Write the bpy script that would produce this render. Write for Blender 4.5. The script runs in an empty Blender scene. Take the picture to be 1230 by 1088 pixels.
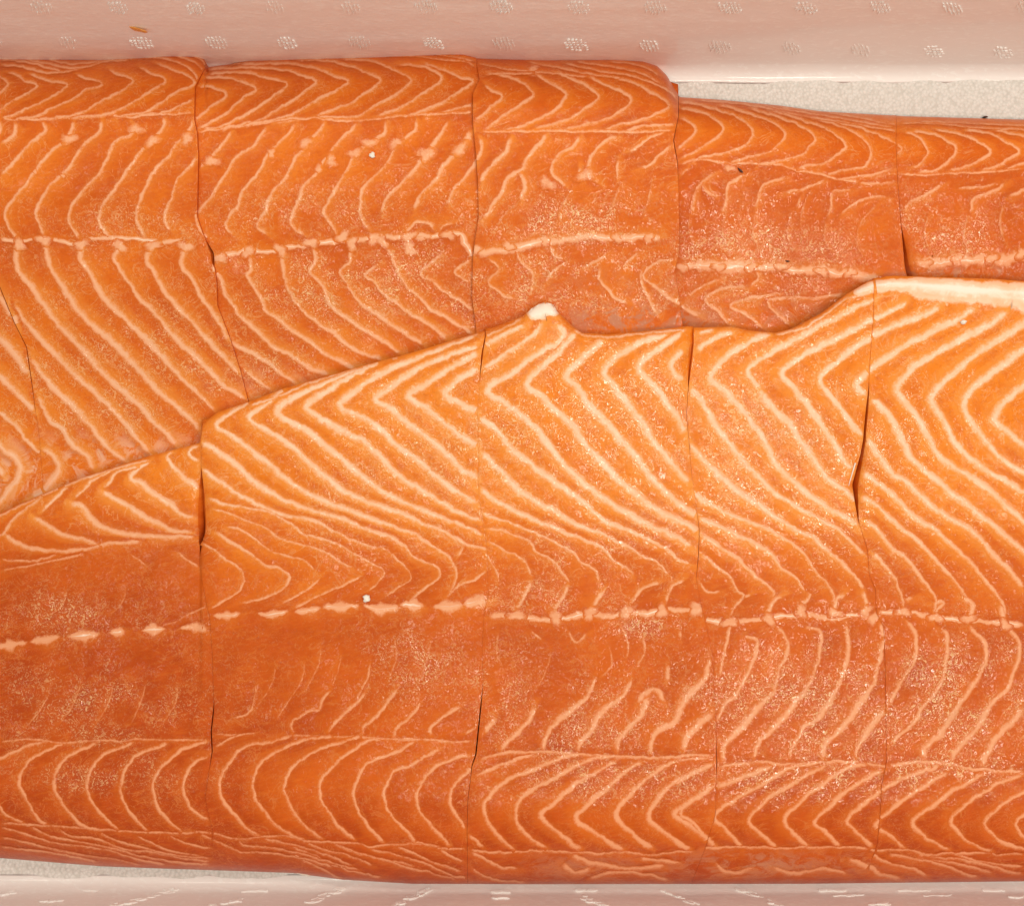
import bpy, bmesh, math, random
import numpy as np

# ---------------------------------------------------------------- camera, world, lamps, exposure
scene = bpy.context.scene
H = 0.45          # camera height above the box floor (m)
Z0 = 0.025        # reference plane
S = 0.0003        # metres per photo pixel on the reference plane
CX, CY = 615.0, 544.0

cam_d = bpy.data.cameras.new("camera")
cam = bpy.data.objects.new("camera", cam_d)
scene.collection.objects.link(cam)
cam.location = (0, 0, H)
cam.rotation_euler = (0, 0, 0)
cam_d.sensor_fit = 'HORIZONTAL'
cam_d.angle = 2 * math.atan(615 * S / (H - Z0))
cam_d.clip_start = 0.01
cam_d.clip_end = 20
scene.camera = cam

world = bpy.data.worlds.new("World")
scene.world = world
world.use_nodes = True
bg = world.node_tree.nodes["Background"]
bg.inputs[0].default_value = (1.0, 0.93, 0.84, 1)
bg.inputs[1].default_value = 0.44

def area_lamp(name, loc, target, sx, sy, power, col):
    d = bpy.data.lights.new(name, 'AREA')
    d.shape = 'RECTANGLE'; d.size = sx; d.size_y = sy
    d.energy = power; d.color = col
    o = bpy.data.objects.new(name, d)
    scene.collection.objects.link(o)
    from mathutils import Vector
    o.location = loc
    v = Vector(target) - Vector(loc)
    o.rotation_euler = v.to_track_quat('-Z', 'Y').to_euler()
    return o
# a shop ceiling: a grid of small bright spots
for lx, ly, lp in ((0.22, 0.16, 1.40), (0.62, 0.10, 0.85), (-0.18, 0.20, 0.70), (-0.60, 0.24, 0.34),
                   (0.40, 0.55, 0.80), (0.00, 0.62, 0.65), (-0.42, 0.66, 0.45),
                   (0.36, -0.36, 1.25), (-0.06, -0.34, 0.45), (0.74, -0.38, 0.50)):  # near row added to brighten the far wall
    area_lamp("ceiling_spot", (lx, ly, 1.05), (lx * .3 + .04, ly * .3 + .03, 0), 0.17, 0.09, lp * 1.38, (1.0, 0.925, 0.80))

scene.render.engine = 'CYCLES'
scene.view_settings.view_transform = 'Standard'
scene.view_settings.look = 'None'
scene.view_settings.gamma = 1.0
scene.view_settings.exposure = 0.0
scene.view_settings.use_curve_mapping = False

random.seed(7)
RNG = np.random.default_rng(11)
COL = scene.collection
# ---------------------------------------------------------------- traced fat lines
# "@row ox,oy" sets the fillet row and the origin of a 4.1x enlarged tile; each line after it is
# "width(s)|x,y x,y ..." for a fat line, "S widths|..." for the lateral fat seam, "N r|x,y x,y" for round fat spots
FAT = """
@t 0,50
3.5|-20,160 40,215 -20,262
3.5|30,150 90,170 120,200 180,217 120,265 60,292 0,325
3.5|140,160 215,190 330,212 250,270 150,320 60,365 0,380
3.5|370,155 420,185 500,208 420,240 380,270 270,320 170,365 60,385
3.7|530,135 590,165 650,195 590,245 510,285 430,335 350,368 180,385
3.7|680,125 740,155 815,192 740,245 650,300 560,345 510,360 340,380
3.7|760,105 850,140 920,170 955,210 870,245 800,295 720,345 640,360 560,375
3|955,285 920,300 850,335 790,350 640,370
2.8|0,370 60,385 140,382 240,385 350,380 450,378 520,360 640,372 800,358 955,358
3|0,90 120,100 230,130 310,150 400,140
3|0,120 100,125 220,155 330,150
3|110,85 220,105 330,130 410,130 520,100 640,90
3|230,85 330,110 440,105 560,95 660,85
2.6|700,80 800,85 900,115 960,160 975,200
2.6|800,60 880,75 960,105 1000,150
2.4|860,60 950,72 1000,100 1010,130
4|70,390 80,430 60,470 0,500
4|210,385 215,440 150,500 90,560 40,620 0,660
4|360,385 350,430 320,490 260,530 190,610 160,650 110,720 50,790 25,850 40,910 65,950 95,985
4|495,385 490,440 430,490 390,540 350,600 310,650 240,710 195,790 175,860 195,910 215,960
3.8|640,385 650,450 560,500 530,570 490,640 440,690 390,750 345,820 335,880 370,940 385,975
4|810,370 795,430 740,490 690,540 620,640 560,730 510,790 485,880 510,920 540,965
4|950,380 930,440 870,500 830,560 770,620 730,690 695,760 670,850 680,910 705,965
3.8|970,560 930,620 870,680 850,760 825,810 815,880 845,940
N 26|340,480 670,430 750,490 920,480
N 9|172,640 310,662
S 2.2|0,970 95,985 215,965 370,1000 460,970 690,975 800,990 900,975
N 24|95,1000 215,980 400,1000 590,1005 750,1005 915,1010
@t 0,280
6,9,9,6|80,45 75,110 90,185 140,250 200,340 270,430 350,520 430,600 500,690 590,770 680,850 740,920 810,980 870,1050
5,9,9,6|215,50 230,120 270,210 330,310 380,385 470,470 550,540 640,630 720,710 790,790 870,860 950,930 985,975
6,8,8,4|400,50 390,120 440,190 480,280 530,350 620,430 690,500 760,570 830,650 900,720 960,780 1010,830 1060,885
5,5,7,8,5|585,60 560,120 600,190 650,270 700,340 780,420 850,510 940,590 1020,670 1090,740 1160,790 1210,825
6,6,7,6|745,60 720,130 760,200 800,280 870,360 940,430 1000,510 1070,580 1130,640 1180,690
7,5,5,6|915,60 890,150 940,220 980,300 1040,390 1090,460 1125,530
4,8,8,6|75,350 110,420 170,490 240,570 330,660 400,730 470,790 540,860 620,950 680,1020 735,1085
6,8,6|150,610 190,680 260,760 320,820 400,900 450,960 500,1029 570,1089 620,1129
5,6,7|185,800 240,919 310,979 350,1039 430,1109 462,1169
9|-60,240 -20,290 40,370 80,460
9|-60,450 -20,500 60,590 135,700
8|-60,640 -20,690 60,770 130,840 165,880
5|-60,820 -20,870 70,950 150,1040 205,1086
@t 0,470
9|-40,250 0,275 60,320 95,370 80,430 40,480 0,530 -40,570
6,9,9|205,285 260,320 285,375 250,435 215,480 150,515
@t 220,40
3.6|75,260 150,270 215,302 150,350 90,400 55,430
3.6|100,225 200,220 290,245 355,280 290,315 240,370 170,420 70,468
3.6|120,200 300,195 420,225 510,250 440,310 370,365 290,405 200,455 90,475
3.6|120,180 300,170 480,180 580,210 655,240 590,290 520,340 440,390 370,425 180,475
3.8|280,155 450,150 580,160 700,190 750,215 810,240 740,285 650,335 560,385 490,415 290,455
3.8|560,130 700,140 800,160 880,190 970,232 900,290 820,340 730,380 640,410 430,440
3.8|780,130 920,140 1020,175 1120,230 1050,300 960,350 880,400 800,412 640,415
2.4|100,160 300,150 500,140
2.2|330,135 500,130 650,125
2.8|70,490 160,475 290,458 430,440 560,420 700,425 830,435 950,420 1080,410 1230,402 1300,398 1428,392
4|240,480 200,530 165,575 140,610 80,660
3.8|410,455 380,500 345,555 260,610 215,680 180,740 130,810 85,860 60,900 80,960 120,1010
3.8|550,440 510,500 440,570 400,630 370,690 320,740 280,800 265,850 225,900 205,945 245,1000
4|700,430 660,490 600,560 550,610 520,680 480,740 430,800 400,880 365,950 420,1000
4|860,440 800,500 740,560 700,620 660,680 600,740 570,810 540,880 530,940 600,1000
4|1000,430 980,500 900,550 830,620 790,700 750,760 710,840 690,890 740,960 750,1000
3.6|1150,420 1130,490 1060,540 1020,610 960,690 890,750 870,830 870,900 920,975
N 24|600,540 840,590 915,540 730,630 1045,540 1190,600 140,630
N 17|665,665 435,590
@t 400,40
3.8|320,155 430,165 490,190 530,222 480,270 410,320 340,365 260,390 210,408
3.8|440,150 540,180 620,215 690,240 600,300 520,350 430,385 360,408
3|690,350 620,365 530,390 450,405
2.2|250,110 400,115 540,130 640,140 700,165
2.2|350,95 500,105 600,120 700,140
2|560,85 640,90 700,110
3,6,4,3|570,430 540,480 480,560 430,630 370,700 300,770 250,830 240,890
6,5,3.5|680,480 640,540 590,600 540,660 490,740 430,800 390,870
3.6|710,600 690,660 640,720 590,780 570,850
N 30|625,570 460,590
4|370,70 410,35 470,40 500,70
@t 220,260
S 3.5|160,195 240,190 310,165 410,175 490,155 620,130 700,130 800,120 870,120 940,110 1090,100 1150,95 1230,100
N 24|180,205 320,175 480,165 630,130 785,100 830,135 940,110 980,125 1110,100 1115,150
5|230,610 290,650 380,700 450,750 520,800 560,830
4,5,7,6|180,210 150,250 190,330 220,410 280,490 350,560 430,630 520,680 610,740 720,785
4,5,6,6|330,190 330,260 310,290 370,380 400,460 470,510 540,570 640,630 720,690 850,750
5,4,6,5|490,170 490,280 530,380 580,460 660,520 740,580 830,650 930,690 980,710
4,5,6,5|640,150 650,230 620,270 680,330 720,430 800,500 890,560 970,610 1070,680
4,4,6,5|830,140 820,220 770,270 810,340 860,410 950,480 1030,540 1110,590 1180,635
3,5,6|960,230 890,290 940,320 980,370 1050,430 1120,480 1200,530 1300,605
4|300,760 380,820 440,860
@t 400,260
S 4|370,105 520,95 560,90 630,85 650,130 690,205
4|370,95 375,70 410,35 470,40 500,70
3|520,80 550,45 600,35
N 22|570,95 380,170
4,4,5|250,130 300,230 330,290 370,350 430,400 490,470 560,500 620,540 690,575
3.6|540,180 430,280 490,320 540,370 620,410 690,470
3.2|680,210 600,270 680,330
@t 560,40
3.8|90,250 120,285 175,310 110,370 40,440
3.8|150,205 260,240 330,305 250,365 160,420 90,480
4|340,200 420,250 485,295 480,330 430,385 330,430 240,465 160,480
4|440,195 540,235 610,275 655,312 600,360 530,410 450,440 330,470
3.8|600,215 680,250 760,290 815,330 760,380 690,425 600,445 480,470
3.8|740,225 830,250 920,300 995,360 920,400 840,435 740,455 680,475
3.4|1035,445 940,450 860,460 780,480
2.8|70,490 200,485 340,485 500,485 620,485 760,490 880,490 1020,475
2.6|60,150 200,180 330,190 480,205 600,215
2.6|300,140 430,165 560,195 700,215 800,230
2.6|480,150 650,185 780,205 900,240 1000,290 1035,330
2.4|540,140 700,165 850,195 960,250
2.2|700,140 850,160 960,215
2.6|90,205 200,200 340,200
N 22|330,180
4|60,510 75,560 50,620 20,690
5|220,505 200,570 150,630 90,690 70,740
5|400,490 360,540 310,600 270,670 200,720 170,790 120,860 80,910
5|265,680 285,740 265,830
4|560,500 520,560 460,590 420,650 430,700 490,760
4|750,500 660,550 610,620 600,680 650,740
3.4|800,590 840,560 900,520 980,490
3.4|1010,550 960,590 900,650 850,660
3|745,620 740,720
3|550,650 560,720
N 30|400,740 590,700
@t 560,240
S 5|50,250 90,265 150,255 240,240 330,215 390,205 480,200 600,180 740,190 850,185 960,190
N 19|50,245 390,205 740,190 900,190 210,230
3.4|110,290 160,340 110,400 160,460 240,490
3.4|240,250 280,320 330,360 320,420
3.4|410,220 430,270 480,290
3|500,300 430,350 390,400
3|700,260 620,310 570,330
3|860,260 800,300 780,330
3.4|650,330 660,400 730,480 800,510
3|1040,290 930,310 880,350 880,390 960,450 1020,500
3.4|870,330 860,400 900,500 940,570
@t 790,90
3.8|105,212 150,230 185,275 140,325 90,370
3.8|105,165 220,190 290,225 325,270 260,330 190,370 110,412
3.6|105,130 260,165 370,200 440,240 468,295 420,350 330,385 230,400 160,430
3.4|300,150 450,190 550,230 625,290 600,340 540,385 440,405 350,430
3.4|450,165 590,210 700,250 770,315 730,375 680,405 580,430 490,440
3.4|560,175 730,230 860,285 925,350 880,400 820,435 740,445 680,465
3.2|730,205 880,250 990,300 1050,370 1020,450 930,465 850,485 820,500
3|870,225 1000,265 1110,310 1200,360 1175,400
3|1170,460 1080,485 980,500 870,515
2.8|1175,530 1080,535 990,530
2.2|200,125 450,150 700,200 950,240 1180,280
2.2|400,140 650,175 900,215 1150,260
2|600,160 850,190 1100,235 1180,245
2.8|110,440 180,420 240,420 340,435 480,440 600,445 680,470 780,485 860,510 990,530
3|110,500 160,450
4|280,480 220,530 180,590 160,680
4|210,540 280,605
4|430,490 350,540 335,610 315,680
3.8|630,500 520,545 490,620 480,665
3.4|830,515 730,555 620,580
3|960,560 860,580 850,640 830,700
3|700,590 690,660
3|1140,600 1050,600 960,640 900,690
N 20|355,460
@t 780,240
S 5,8,6,8,5|140,340 200,325 300,325 360,340 430,330 520,335 620,330 690,345 780,350 860,350 930,365 990,360 1040,380 1130,375
N 20|160,335 340,335 500,335 650,330 850,355 990,360
4|520,340 530,390 490,430
3|340,390 250,430 190,470
3.8|480,430 350,440 270,490 330,550 400,620
4|640,460 500,480 400,520 480,570 560,640
3.4|960,460 830,480 700,480 590,490 590,530 650,580 700,620
5|0,410 80,470 150,520 250,580
@t 930,100
3.2|640,245 700,260 755,320 740,370 710,405 670,405
3.4|680,235 810,260 890,320 860,380 790,425 700,445
3.4|790,230 930,260 1060,330 1010,375 930,415 850,430
3.4|940,230 1080,260 1200,330 1150,375 1080,415 1000,435
3.4|1080,230 1230,265 1340,330 1230,390 1130,430
2|620,200 800,200 1000,220 1230,230 1400,240
2|700,190 900,195 1100,205 1230,210 1400,215
2.6|620,450 740,455 880,445 1050,440 1230,420
4|830,490 760,540 670,590 640,640
4|1140,490 1060,540 980,570 970,640
4|1280,490 1230,520 1150,560
3|1100,490 1000,510 900,515
S 8|690,890 760,890 840,880 900,865 960,880 1050,865 1120,870 1230,850 1300,845
N 22|740,890 900,870 1070,865 1220,840
@b 0,470
4|-20,720 20,690 60,625 140,565 220,500
3|-60,640 0,610 220,505 400,432 600,368 740,335
6,6,3.5|15,700 90,745 180,775 300,785 420,775 500,755
4|400,425 330,470 260,540 205,600
7,6,3.5|165,615 230,650 310,700 400,725 490,752 600,742 700,738
4|560,385 470,430 420,480 365,530
8,8,4|350,540 410,570 450,620 500,665 560,685 650,700 800,712 960,712
4|690,375 580,395 540,450 510,480
8,8,5|510,485 570,530 650,570 720,620 800,655 860,685 950,695
4,8,8,4|750,340 690,380 650,425 700,450 770,510 850,555 890,600 960,625
4,7,8|860,300 820,320 850,360 900,410 960,460 985,480
5|985,265 930,300 985,345
3|0,830 100,835 160,832 290,805
2.5|0,880 100,865 200,845 420,800
3|870,785 930,830 985,865
2.5|640,800 720,855
@b 0,700
S 1,8,1|-60,320 20,310 140,290
S 1,8,1|140,290 200,283 300,265
S 1,8,1|330,265 390,262 500,250
S 1,8,1|530,245 570,245 620,235
S 1,8,1|690,235 745,232 820,225
S 1,6,4|880,225 950,215 1025,235
2|800,205 870,190 930,150 1020,115
2.5|0,780 160,768 300,785 420,775 520,775 600,778 680,768 850,770 960,770 1025,775
@b 0,823
3.8|-30,375 0,360 80,320 180,285 250,275
3.8|-30,560 40,640 120,680
4|330,280 220,330 150,365 110,430 100,480 130,560 180,640 240,685
4|480,280 400,320 330,350 285,410 265,480 290,550 340,620 400,680 490,715
4|660,275 600,310 520,335 460,400 430,470 440,540 480,610 540,670 590,712
4|830,280 770,310 680,340 625,400 600,470 600,540 640,620 690,680 740,720
4|1025,275 940,300 860,345 800,400 755,480 765,560 810,640 860,690 900,722
4|1035,345 980,370 930,420 905,490 920,560 950,620 1030,665
2.6|0,680 100,680 240,690 400,700 560,712 740,722 900,725 1040,722
2.6|0,700 100,720 250,770 400,790 550,815 680,855 820,880
2.6|150,690 250,740 400,770 560,800 700,840 900,870 1040,880
2.6|290,705 350,740 470,750 600,800 750,820 900,850 1040,865
2.6|490,725 600,770 720,800 830,830 1040,850
2.6|670,740 740,770 830,810 1000,840
2.6|830,735 900,770 1000,795 1045,800
2.6|0,745 120,770 280,810 450,840 600,860 700,885
2.6|0,790 150,810 300,830 480,870
@b 230,560
8,8,6,4,3|51,-126 129,-81 219,-16 289,54 379,114 459,164 559,204 680,235 780,270 870,310 960,340 1050,385 1085,435 1150,470 1215,500 1215,555 1150,600 1080,655
4,7,8,7,4,3|289,-316 199,-261 127,-201 199,-156 289,-86 379,-16 459,54 559,124 659,169 789,214 900,260 1010,300 1100,330 1135,362 1190,390 1260,440 1300,500 1305,545 1262,640
6,6,4,2.5,2.5|49,9 129,64 219,129 309,174 409,224 499,244 600,265 690,310 760,345 850,385 960,410 1020,460 1080,530 1060,570 950,640
4,3,2.5|74,154 159,184 279,204 389,224 500,290 545,335 620,350 720,385 800,430 880,470 950,515 920,570 870,620
2.6|100,205 200,235 280,270 360,300 430,350 520,380 620,405 690,440 750,480 800,500
3|840,540 740,590 620,640 500,700
2.6|170,300 240,310 320,360 380,410 470,440 550,460 620,520
2.4|640,545 580,600 530,630 440,680
4,4,2.4|115,320 200,370 280,420 350,480 440,505 485,545 460,590 380,640 240,680
3|50,375 110,410 170,460 235,500 260,560 230,620 150,670 90,700
5,8,9,6,3|459,-381 379,-311 294,-251 299,-216 399,-166 479,-116 549,-56 609,4 679,64 779,129 879,174 1019,224 1150,280 1230,310 1332,370 1400,392 1460,415
S 1,7,2|100,733 180,735 245,720
S 1,7,2|320,715 380,730 480,710
S 2,7,2|500,715 560,712 640,695
S 3,9,2|640,690 700,690 830,690
S 2,9,3|840,680 900,700 1030,690
S 3,9,3|1020,685 1070,685 1150,690
@b 350,560
2.4|855,385 820,450
3|960,510 900,560 820,590 760,650
S 3,9,2|540,685 580,690 650,690
S 2,9,3|690,690 760,690 850,680
S 2,8,9|840,680 920,665 965,650
@b 300,360
5,8,9,7,4|600,320 450,380 330,430 210,490 140,545 160,580 260,625 320,665 390,730 470,785 550,860 650,940 740,985 825,1020 945,1070 1055,1110 1155,1155
5,8,9,8,5|760,270 620,320 500,380 400,440 310,500 285,535 360,590 500,660 580,705 650,775 720,850 795,900 905,970 1005,1030 1140,1085
5,8,9,7|1120,175 950,240 800,300 650,370 540,440 460,500 450,530 530,565 640,630 720,710 800,765 885,835 965,900 1055,965 1125,1005
6,8,10,9|1130,230 1000,270 870,320 760,385 670,450 620,495 690,530 770,600 860,660 930,720 1000,785 1060,840 1125,880
7,9,10|1130,265 1020,320 930,380 850,430 785,475 870,530 940,590 1010,640 1060,680 1125,720
8,9|1130,340 1060,380 1000,430 970,465 1040,510 1125,550
3|0,523 160,463 320,403 480,353 640,303 760,268 900,228 1130,168
@b 230,780
2.5|110,480 220,425 330,410
2.5|110,415 220,420 330,410
2.6|490,420 640,425 840,430 960,440 1090,440 1230,450
4.2|500,420 390,455 260,480 190,550 145,630 140,690 170,760 230,830 290,895 340,915
4.2|700,425 560,445 450,490 350,550 315,610 305,680 330,750 380,820 440,880 500,915 560,940
4.2|840,430 740,455 630,490 520,560 475,620 460,690 490,770 540,840 590,890 650,940
4.2|940,440 850,460 760,520 690,580 640,650 635,730 680,800 740,880 810,940
4.2|1110,450 1020,500 870,560 820,630 800,700 820,790 870,860 910,910 950,955
4.2|1230,490 1150,530 1080,575 1000,600 970,660 950,720 980,810 1040,870 1110,950
2.6|0,895 100,900 220,930 340,920 470,915 560,940 700,945 830,955 880,970 960,960 1100,955 1230,970
2.8|40,910 150,950 230,990 400,1000 560,1030 700,1070
2.8|230,930 260,960 420,975 560,1010 700,1050 830,1085
2.8|340,920 430,945 560,975 680,1015 800,1060
2.8|560,945 650,985 760,1010 900,1060
2.8|700,950 830,1000 950,1030 1100,1060
3|690,200 650,240 630,300 580,300 500,360 510,410
3.4|860,210 810,270 740,330 670,410
3.4|1020,190 960,270 900,340 850,380 845,420
3.2|1130,260 1100,300 1060,350 1010,390 1000,440
2.2|880,60 870,130 810,250
2.2|200,340 290,300 320,170
@b 350,823
2.6|510,270 650,265 800,275 900,270
4.2|890,350 800,360 700,410 640,480 620,555 650,640 710,710 790,795
4.2|895,405 840,450 795,510 785,570 820,640 865,710
2.6|380,795 480,785 620,772 730,800 860,800
2.8|0,790 100,830 200,880 330,920 450,945
2.8|200,775 300,820 430,850 560,890 680,920 820,960
2.8|380,795 500,830 620,860 760,920 880,950
2.8|520,790 620,830 730,880 840,910
2.8|730,800 800,850 860,865
2.8|0,830 90,870 180,920 260,950
4|840,100 760,150 690,210 690,250
3|920,200 850,240
@b 560,350
6|85,265 180,215 290,160
6|80,380 200,300 320,220 380,150
6,9,10,8|450,160 485,200 440,260 340,320 220,410 105,490 180,540 260,600 330,660 400,740 470,830 540,900 620,969 720,1044 830,1109 930,1159 1030,1199 1120,1254
6,9,10,8|545,200 480,280 400,360 300,450 360,500 440,580 520,650 580,740 660,829 740,909 830,989 940,1069 1040,1119 1150,1179
7,10,10,8|680,240 610,300 540,370 500,420 560,480 610,560 690,640 770,730 850,819 900,899 970,969 1060,1049 1140,1099
6,10,10,8|1000,205 880,250 800,290 730,340 685,400 740,480 800,550 860,630 930,740 990,810 1050,880 1105,940
6,10,8|1070,195 960,280 880,340 850,390 920,460 980,530 1030,600 1090,700
8|1080,290 1030,330 1010,380 1070,440
9,9,6,4|65,620 140,670 230,779 290,819 370,889 470,959 570,1029 660,1109 740,1149 840,1189 940,1239 1000,1279 1050,1324 1110,1339
10,9,6,4,3|75,789 130,844 200,914 290,994 420,1069 520,1129 640,1179 730,1224 810,1259 870,1309 940,1329 1000,1399
8,6,4,3|70,969 140,1019 230,1069 320,1114 430,1159 530,1199 640,1249 700,1289 725,1329 790,1359 830,1399
3|80,225 180,180 280,135
3|530,180 580,215 700,225 900,205 1090,182
@b 560,540
4.4,3,3|80,310 170,340 270,380 360,420 440,460 520,500 560,550 630,590 660,650
3|95,385 200,405 310,450 350,500 430,550 490,620 510,660
3|105,450 160,475 190,500 250,520 300,570 325,630
2.4|100,510 150,600 160,650
4|325,640 300,700 250,790
4|510,660 470,740 420,800
5|680,690 620,780
4|960,650 870,690 810,760
4|1080,640 1010,680 980,760
S 4|110,820 220,815 260,815 320,830 430,830 520,825 600,810 720,815 800,800 900,805 980,790 1060,790 1140,775
N 26|250,815 440,825 610,805 790,800 965,795 1130,780
@b 560,700
3.6|60,870 180,835 370,830 550,840 740,850 850,855 920,860 1080,850 1215,845
2.4|310,230 380,280
2.4|500,230 540,290 600,240
2.4|870,260 880,330 840,420
3|1050,230 1060,280
4.5|350,610 290,700 200,790 170,830
3,6,4|640,460 600,560 520,630 430,700 390,780 375,830
3,7,4|820,470 770,560 680,630 620,720 570,780 555,830
4|1000,400 990,490
6,6,4|900,560 870,640 820,700 760,770 740,840
5|840,590 900,525 950,530 980,590
4,7,7,4|1200,370 1180,470 1110,540 1060,620 1030,690 950,730 915,790 910,850
8,6|1215,640 1150,700 1090,760 1075,830
5|150,660 90,740
@b 560,823
4|40,440 150,400 280,345 380,330
3|60,370 180,330
5|560,340 440,370 330,420 220,460 140,520 95,580 100,650 140,720 200,780 245,812
5|720,345 600,370 480,430 370,490 290,545 250,610 260,680 310,740 400,805
4,6,6|740,370 640,430 540,490 450,570 370,635 420,690 480,740 570,810
4,6,6|870,375 780,430 690,510 600,590 545,650 600,700 680,750 780,812
4,6,6|1060,360 960,410 870,480 790,560 740,630 780,690 850,750 920,805
4,6,6|1215,395 1100,440 1000,500 930,580 900,645 960,710 1040,765 1110,812
5,7,6|1215,490 1130,560 1030,630 1100,680 1160,730 1225,790
4|10,730 90,800
3|20,805 120,820 300,815 480,815 640,825 800,820 920,835 1050,815 1130,820
3.6|20,820 100,860 170,890 260,900
5|520,830 620,870 720,890 780,900 930,890 980,890
5|480,870 540,920 620,900
4|850,850 960,860 1060,880
3|20,890 120,950 300,970
4|600,950 700,920 850,920 1000,960
@b 810,340
5|110,250 200,225
6|300,240 190,280 110,340
7,10,10,7|480,255 400,280 310,330 230,390 180,470 240,520 310,590 390,690 450,780 500,880 560,950 640,1015 740,1090 830,1140 915,1195
10,10,9|420,520 480,600 560,680 620,770 690,870 750,950 840,1020 900,1080
9,10,9,6,4|75,510 140,580 200,690 270,780 340,870 420,950 500,1030 620,1105 720,1160 810,1210 870,1270 945,1340
9,10,7,4|75,780 130,850 200,920 290,1000 390,1070 520,1160 620,1220 700,1260 790,1340 860,1410 920,1480 940,1510
@b 930,320
3|480,140 370,155 250,240 130,310 0,335
7,8,8|500,160 380,215 240,290 110,360 0,420 -90,470 -127,527 -72,602
7,9,9,8|660,175 540,240 420,300 280,370 160,430 70,490 45,535 100,600 170,680 230,770 290,860 340,940 390,1000
9,9,7|820,195 740,245 600,290 500,340 400,400 310,470 225,560 270,620 340,710 400,790 440,840
9,10|990,205 900,265 760,335 640,400 560,450 480,510 405,580 455,640
9,10,9,7|1150,215 1060,290 960,340 840,410 730,470 660,530 610,600 640,660 700,730 750,820 790,890 850,960 950,1020 1050,1090 1130,1160 1230,1250 1290,1310
9,10,7|475,650 540,700 600,780 640,870 670,930 740,1000 850,1090 950,1170 1040,1240 1130,1310 1230,1400 1280,1450
10,10,9,7|1330,240 1230,290 1130,350 1020,420 930,490 850,560 790,620 775,665 830,740 870,830 930,905 1000,970 1100,1030 1230,1110 1300,1160
10,11,8,6|1330,360 1230,420 1140,480 1060,540 980,610 940,670 950,730 1010,810 1080,900 1160,970 1230,1010 1310,1060
10,10,6|1330,510 1230,590 1150,660 1100,710 1095,765 1160,820 1230,880 1310,940
9,8,6|465,840 510,920 580,1010 680,1080 750,1150 860,1230 980,1300 1060,1390 1140,1470 1230,1580
@b 930,520
8,7,5,4|435,190 520,250 600,320 680,400 790,470 880,550 950,620 1050,730 1120,830 1140,900
8,6,4,3.5|425,310 500,350 600,440 700,520 790,610 850,680 930,780 970,850 960,920
7,5,3|445,430 500,470 570,550 650,620 720,700 770,770 800,830 790,900
6,4,3|480,590 530,630 590,710 630,800 640,870
4|640,820 680,805
5|780,830 840,835 800,870 795,920
6|930,800 980,840 960,920
6|1120,840 1135,930 1150,960
S 3|510,885 600,880 640,880 720,890 800,905 900,915 960,920 1060,930 1140,935 1230,950
N 23|635,880 795,910 955,915 1140,945
@b 810,540
8,6,4,3.5|100,205 150,250 240,300 370,350 480,400 580,460 640,510 690,590 750,650 790,720 790,790
7,6,3.5|120,330 240,385 380,450 480,510 530,580 600,630 650,700
6,5,3.5|130,415 230,480 320,540 390,610 440,650 490,710 470,790
4,3|135,510 200,570 270,620 310,690 340,720 290,790 270,830
3|120,640 160,700 230,690
4|650,700 670,720 620,790
5|850,715 800,740 790,800
5|540,720 490,740 460,820
4|380,715 340,730
6|930,690 950,760 940,800
S 3|145,835 200,845 270,850 360,840 460,830 560,820 640,815 780,825 880,815 990,825
N 24|110,780 275,850 465,835 625,800 790,805 945,795 980,830
@b 810,700
3|0,880 120,860 200,860
3.6|215,905 300,890 420,880 530,890 640,885 760,880 900,880 1050,905
3|280,200 250,330 220,460
3,5,4|340,250 410,280 400,360 350,460 300,560 250,600 205,680
3,4,8,5|510,210 560,290 560,350 510,440 490,540 430,590 360,680 290,760 245,810 240,880
3,4,7,4|640,215 720,240 720,340 690,440 640,540 600,590 540,670 470,740 410,800 395,870
4,5,6,3|850,200 860,330 830,460 780,560 700,680 640,710 590,800 565,870
4,4,8,5|1015,190 1035,280 1010,400 980,500 920,580 860,680 790,750 745,800 735,870
4|1140,180 1190,260 1190,370 1130,470 1060,600
7,6,4|1040,630 980,700 930,770 900,810 895,865
@b 930,700
4|560,900 650,885 760,880 880,885 960,910 1040,915 1130,925 1230,925
4|820,220 850,260 850,370 820,500 750,590 690,680 580,790
4,5,7,5|960,210 1040,300 1040,380 1000,480 930,570 870,670 800,770 740,810 735,870
4,5,6,5|1150,210 1210,310 1190,420 1150,520 1080,580 1030,670 960,760 890,840 880,880
7|1230,610 1170,690 1090,770 1040,860 1030,900
@b 810,823
5|200,385 100,430 0,490
6|200,490 120,550 30,625 90,680 150,740 210,795
6|480,400 340,455 205,500
4,6,5|740,375 560,410 500,450 400,510 290,570 200,645 260,710 340,795
4,6,5|760,382 680,430 590,480 490,540 420,600 370,660 430,730 510,805
4,6,5|960,390 830,420 730,490 660,540 600,600 545,655 600,740 670,795
5,6,5|1030,420 950,460 850,520 770,600 690,670 750,720 820,795
3|130,800 340,795 500,800 660,795 820,795 960,800
5|850,850 960,890 1020,930 1120,950
4|480,900 600,920 740,900 850,930
4|200,870 260,920 400,900
@b 930,823
4,6,5|820,400 720,430 640,460 540,510 460,570 360,665 420,730 490,795
4,6,5|860,420 760,490 660,550 580,610 500,685 560,730 650,800
5,6,5|1040,430 960,480 880,520 800,580 690,670 720,720 790,775 870,810
5,5,4|1230,445 1120,480 1030,530 960,580 875,660 920,730 980,780 1080,815
4.5|1280,510 1230,530 1150,570 1090,620 1040,680 1090,740 1150,780 1230,800 1300,815
4.5|1280,600 1230,640 1190,680 1230,740 1290,780
3|470,810 650,810 790,830 980,820 1100,830 1230,825
4|480,830 560,870 680,900 760,940
3.6|560,830 680,850 820,880 950,930 1010,945
3.6|660,850 800,860 930,880 1080,920
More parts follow.
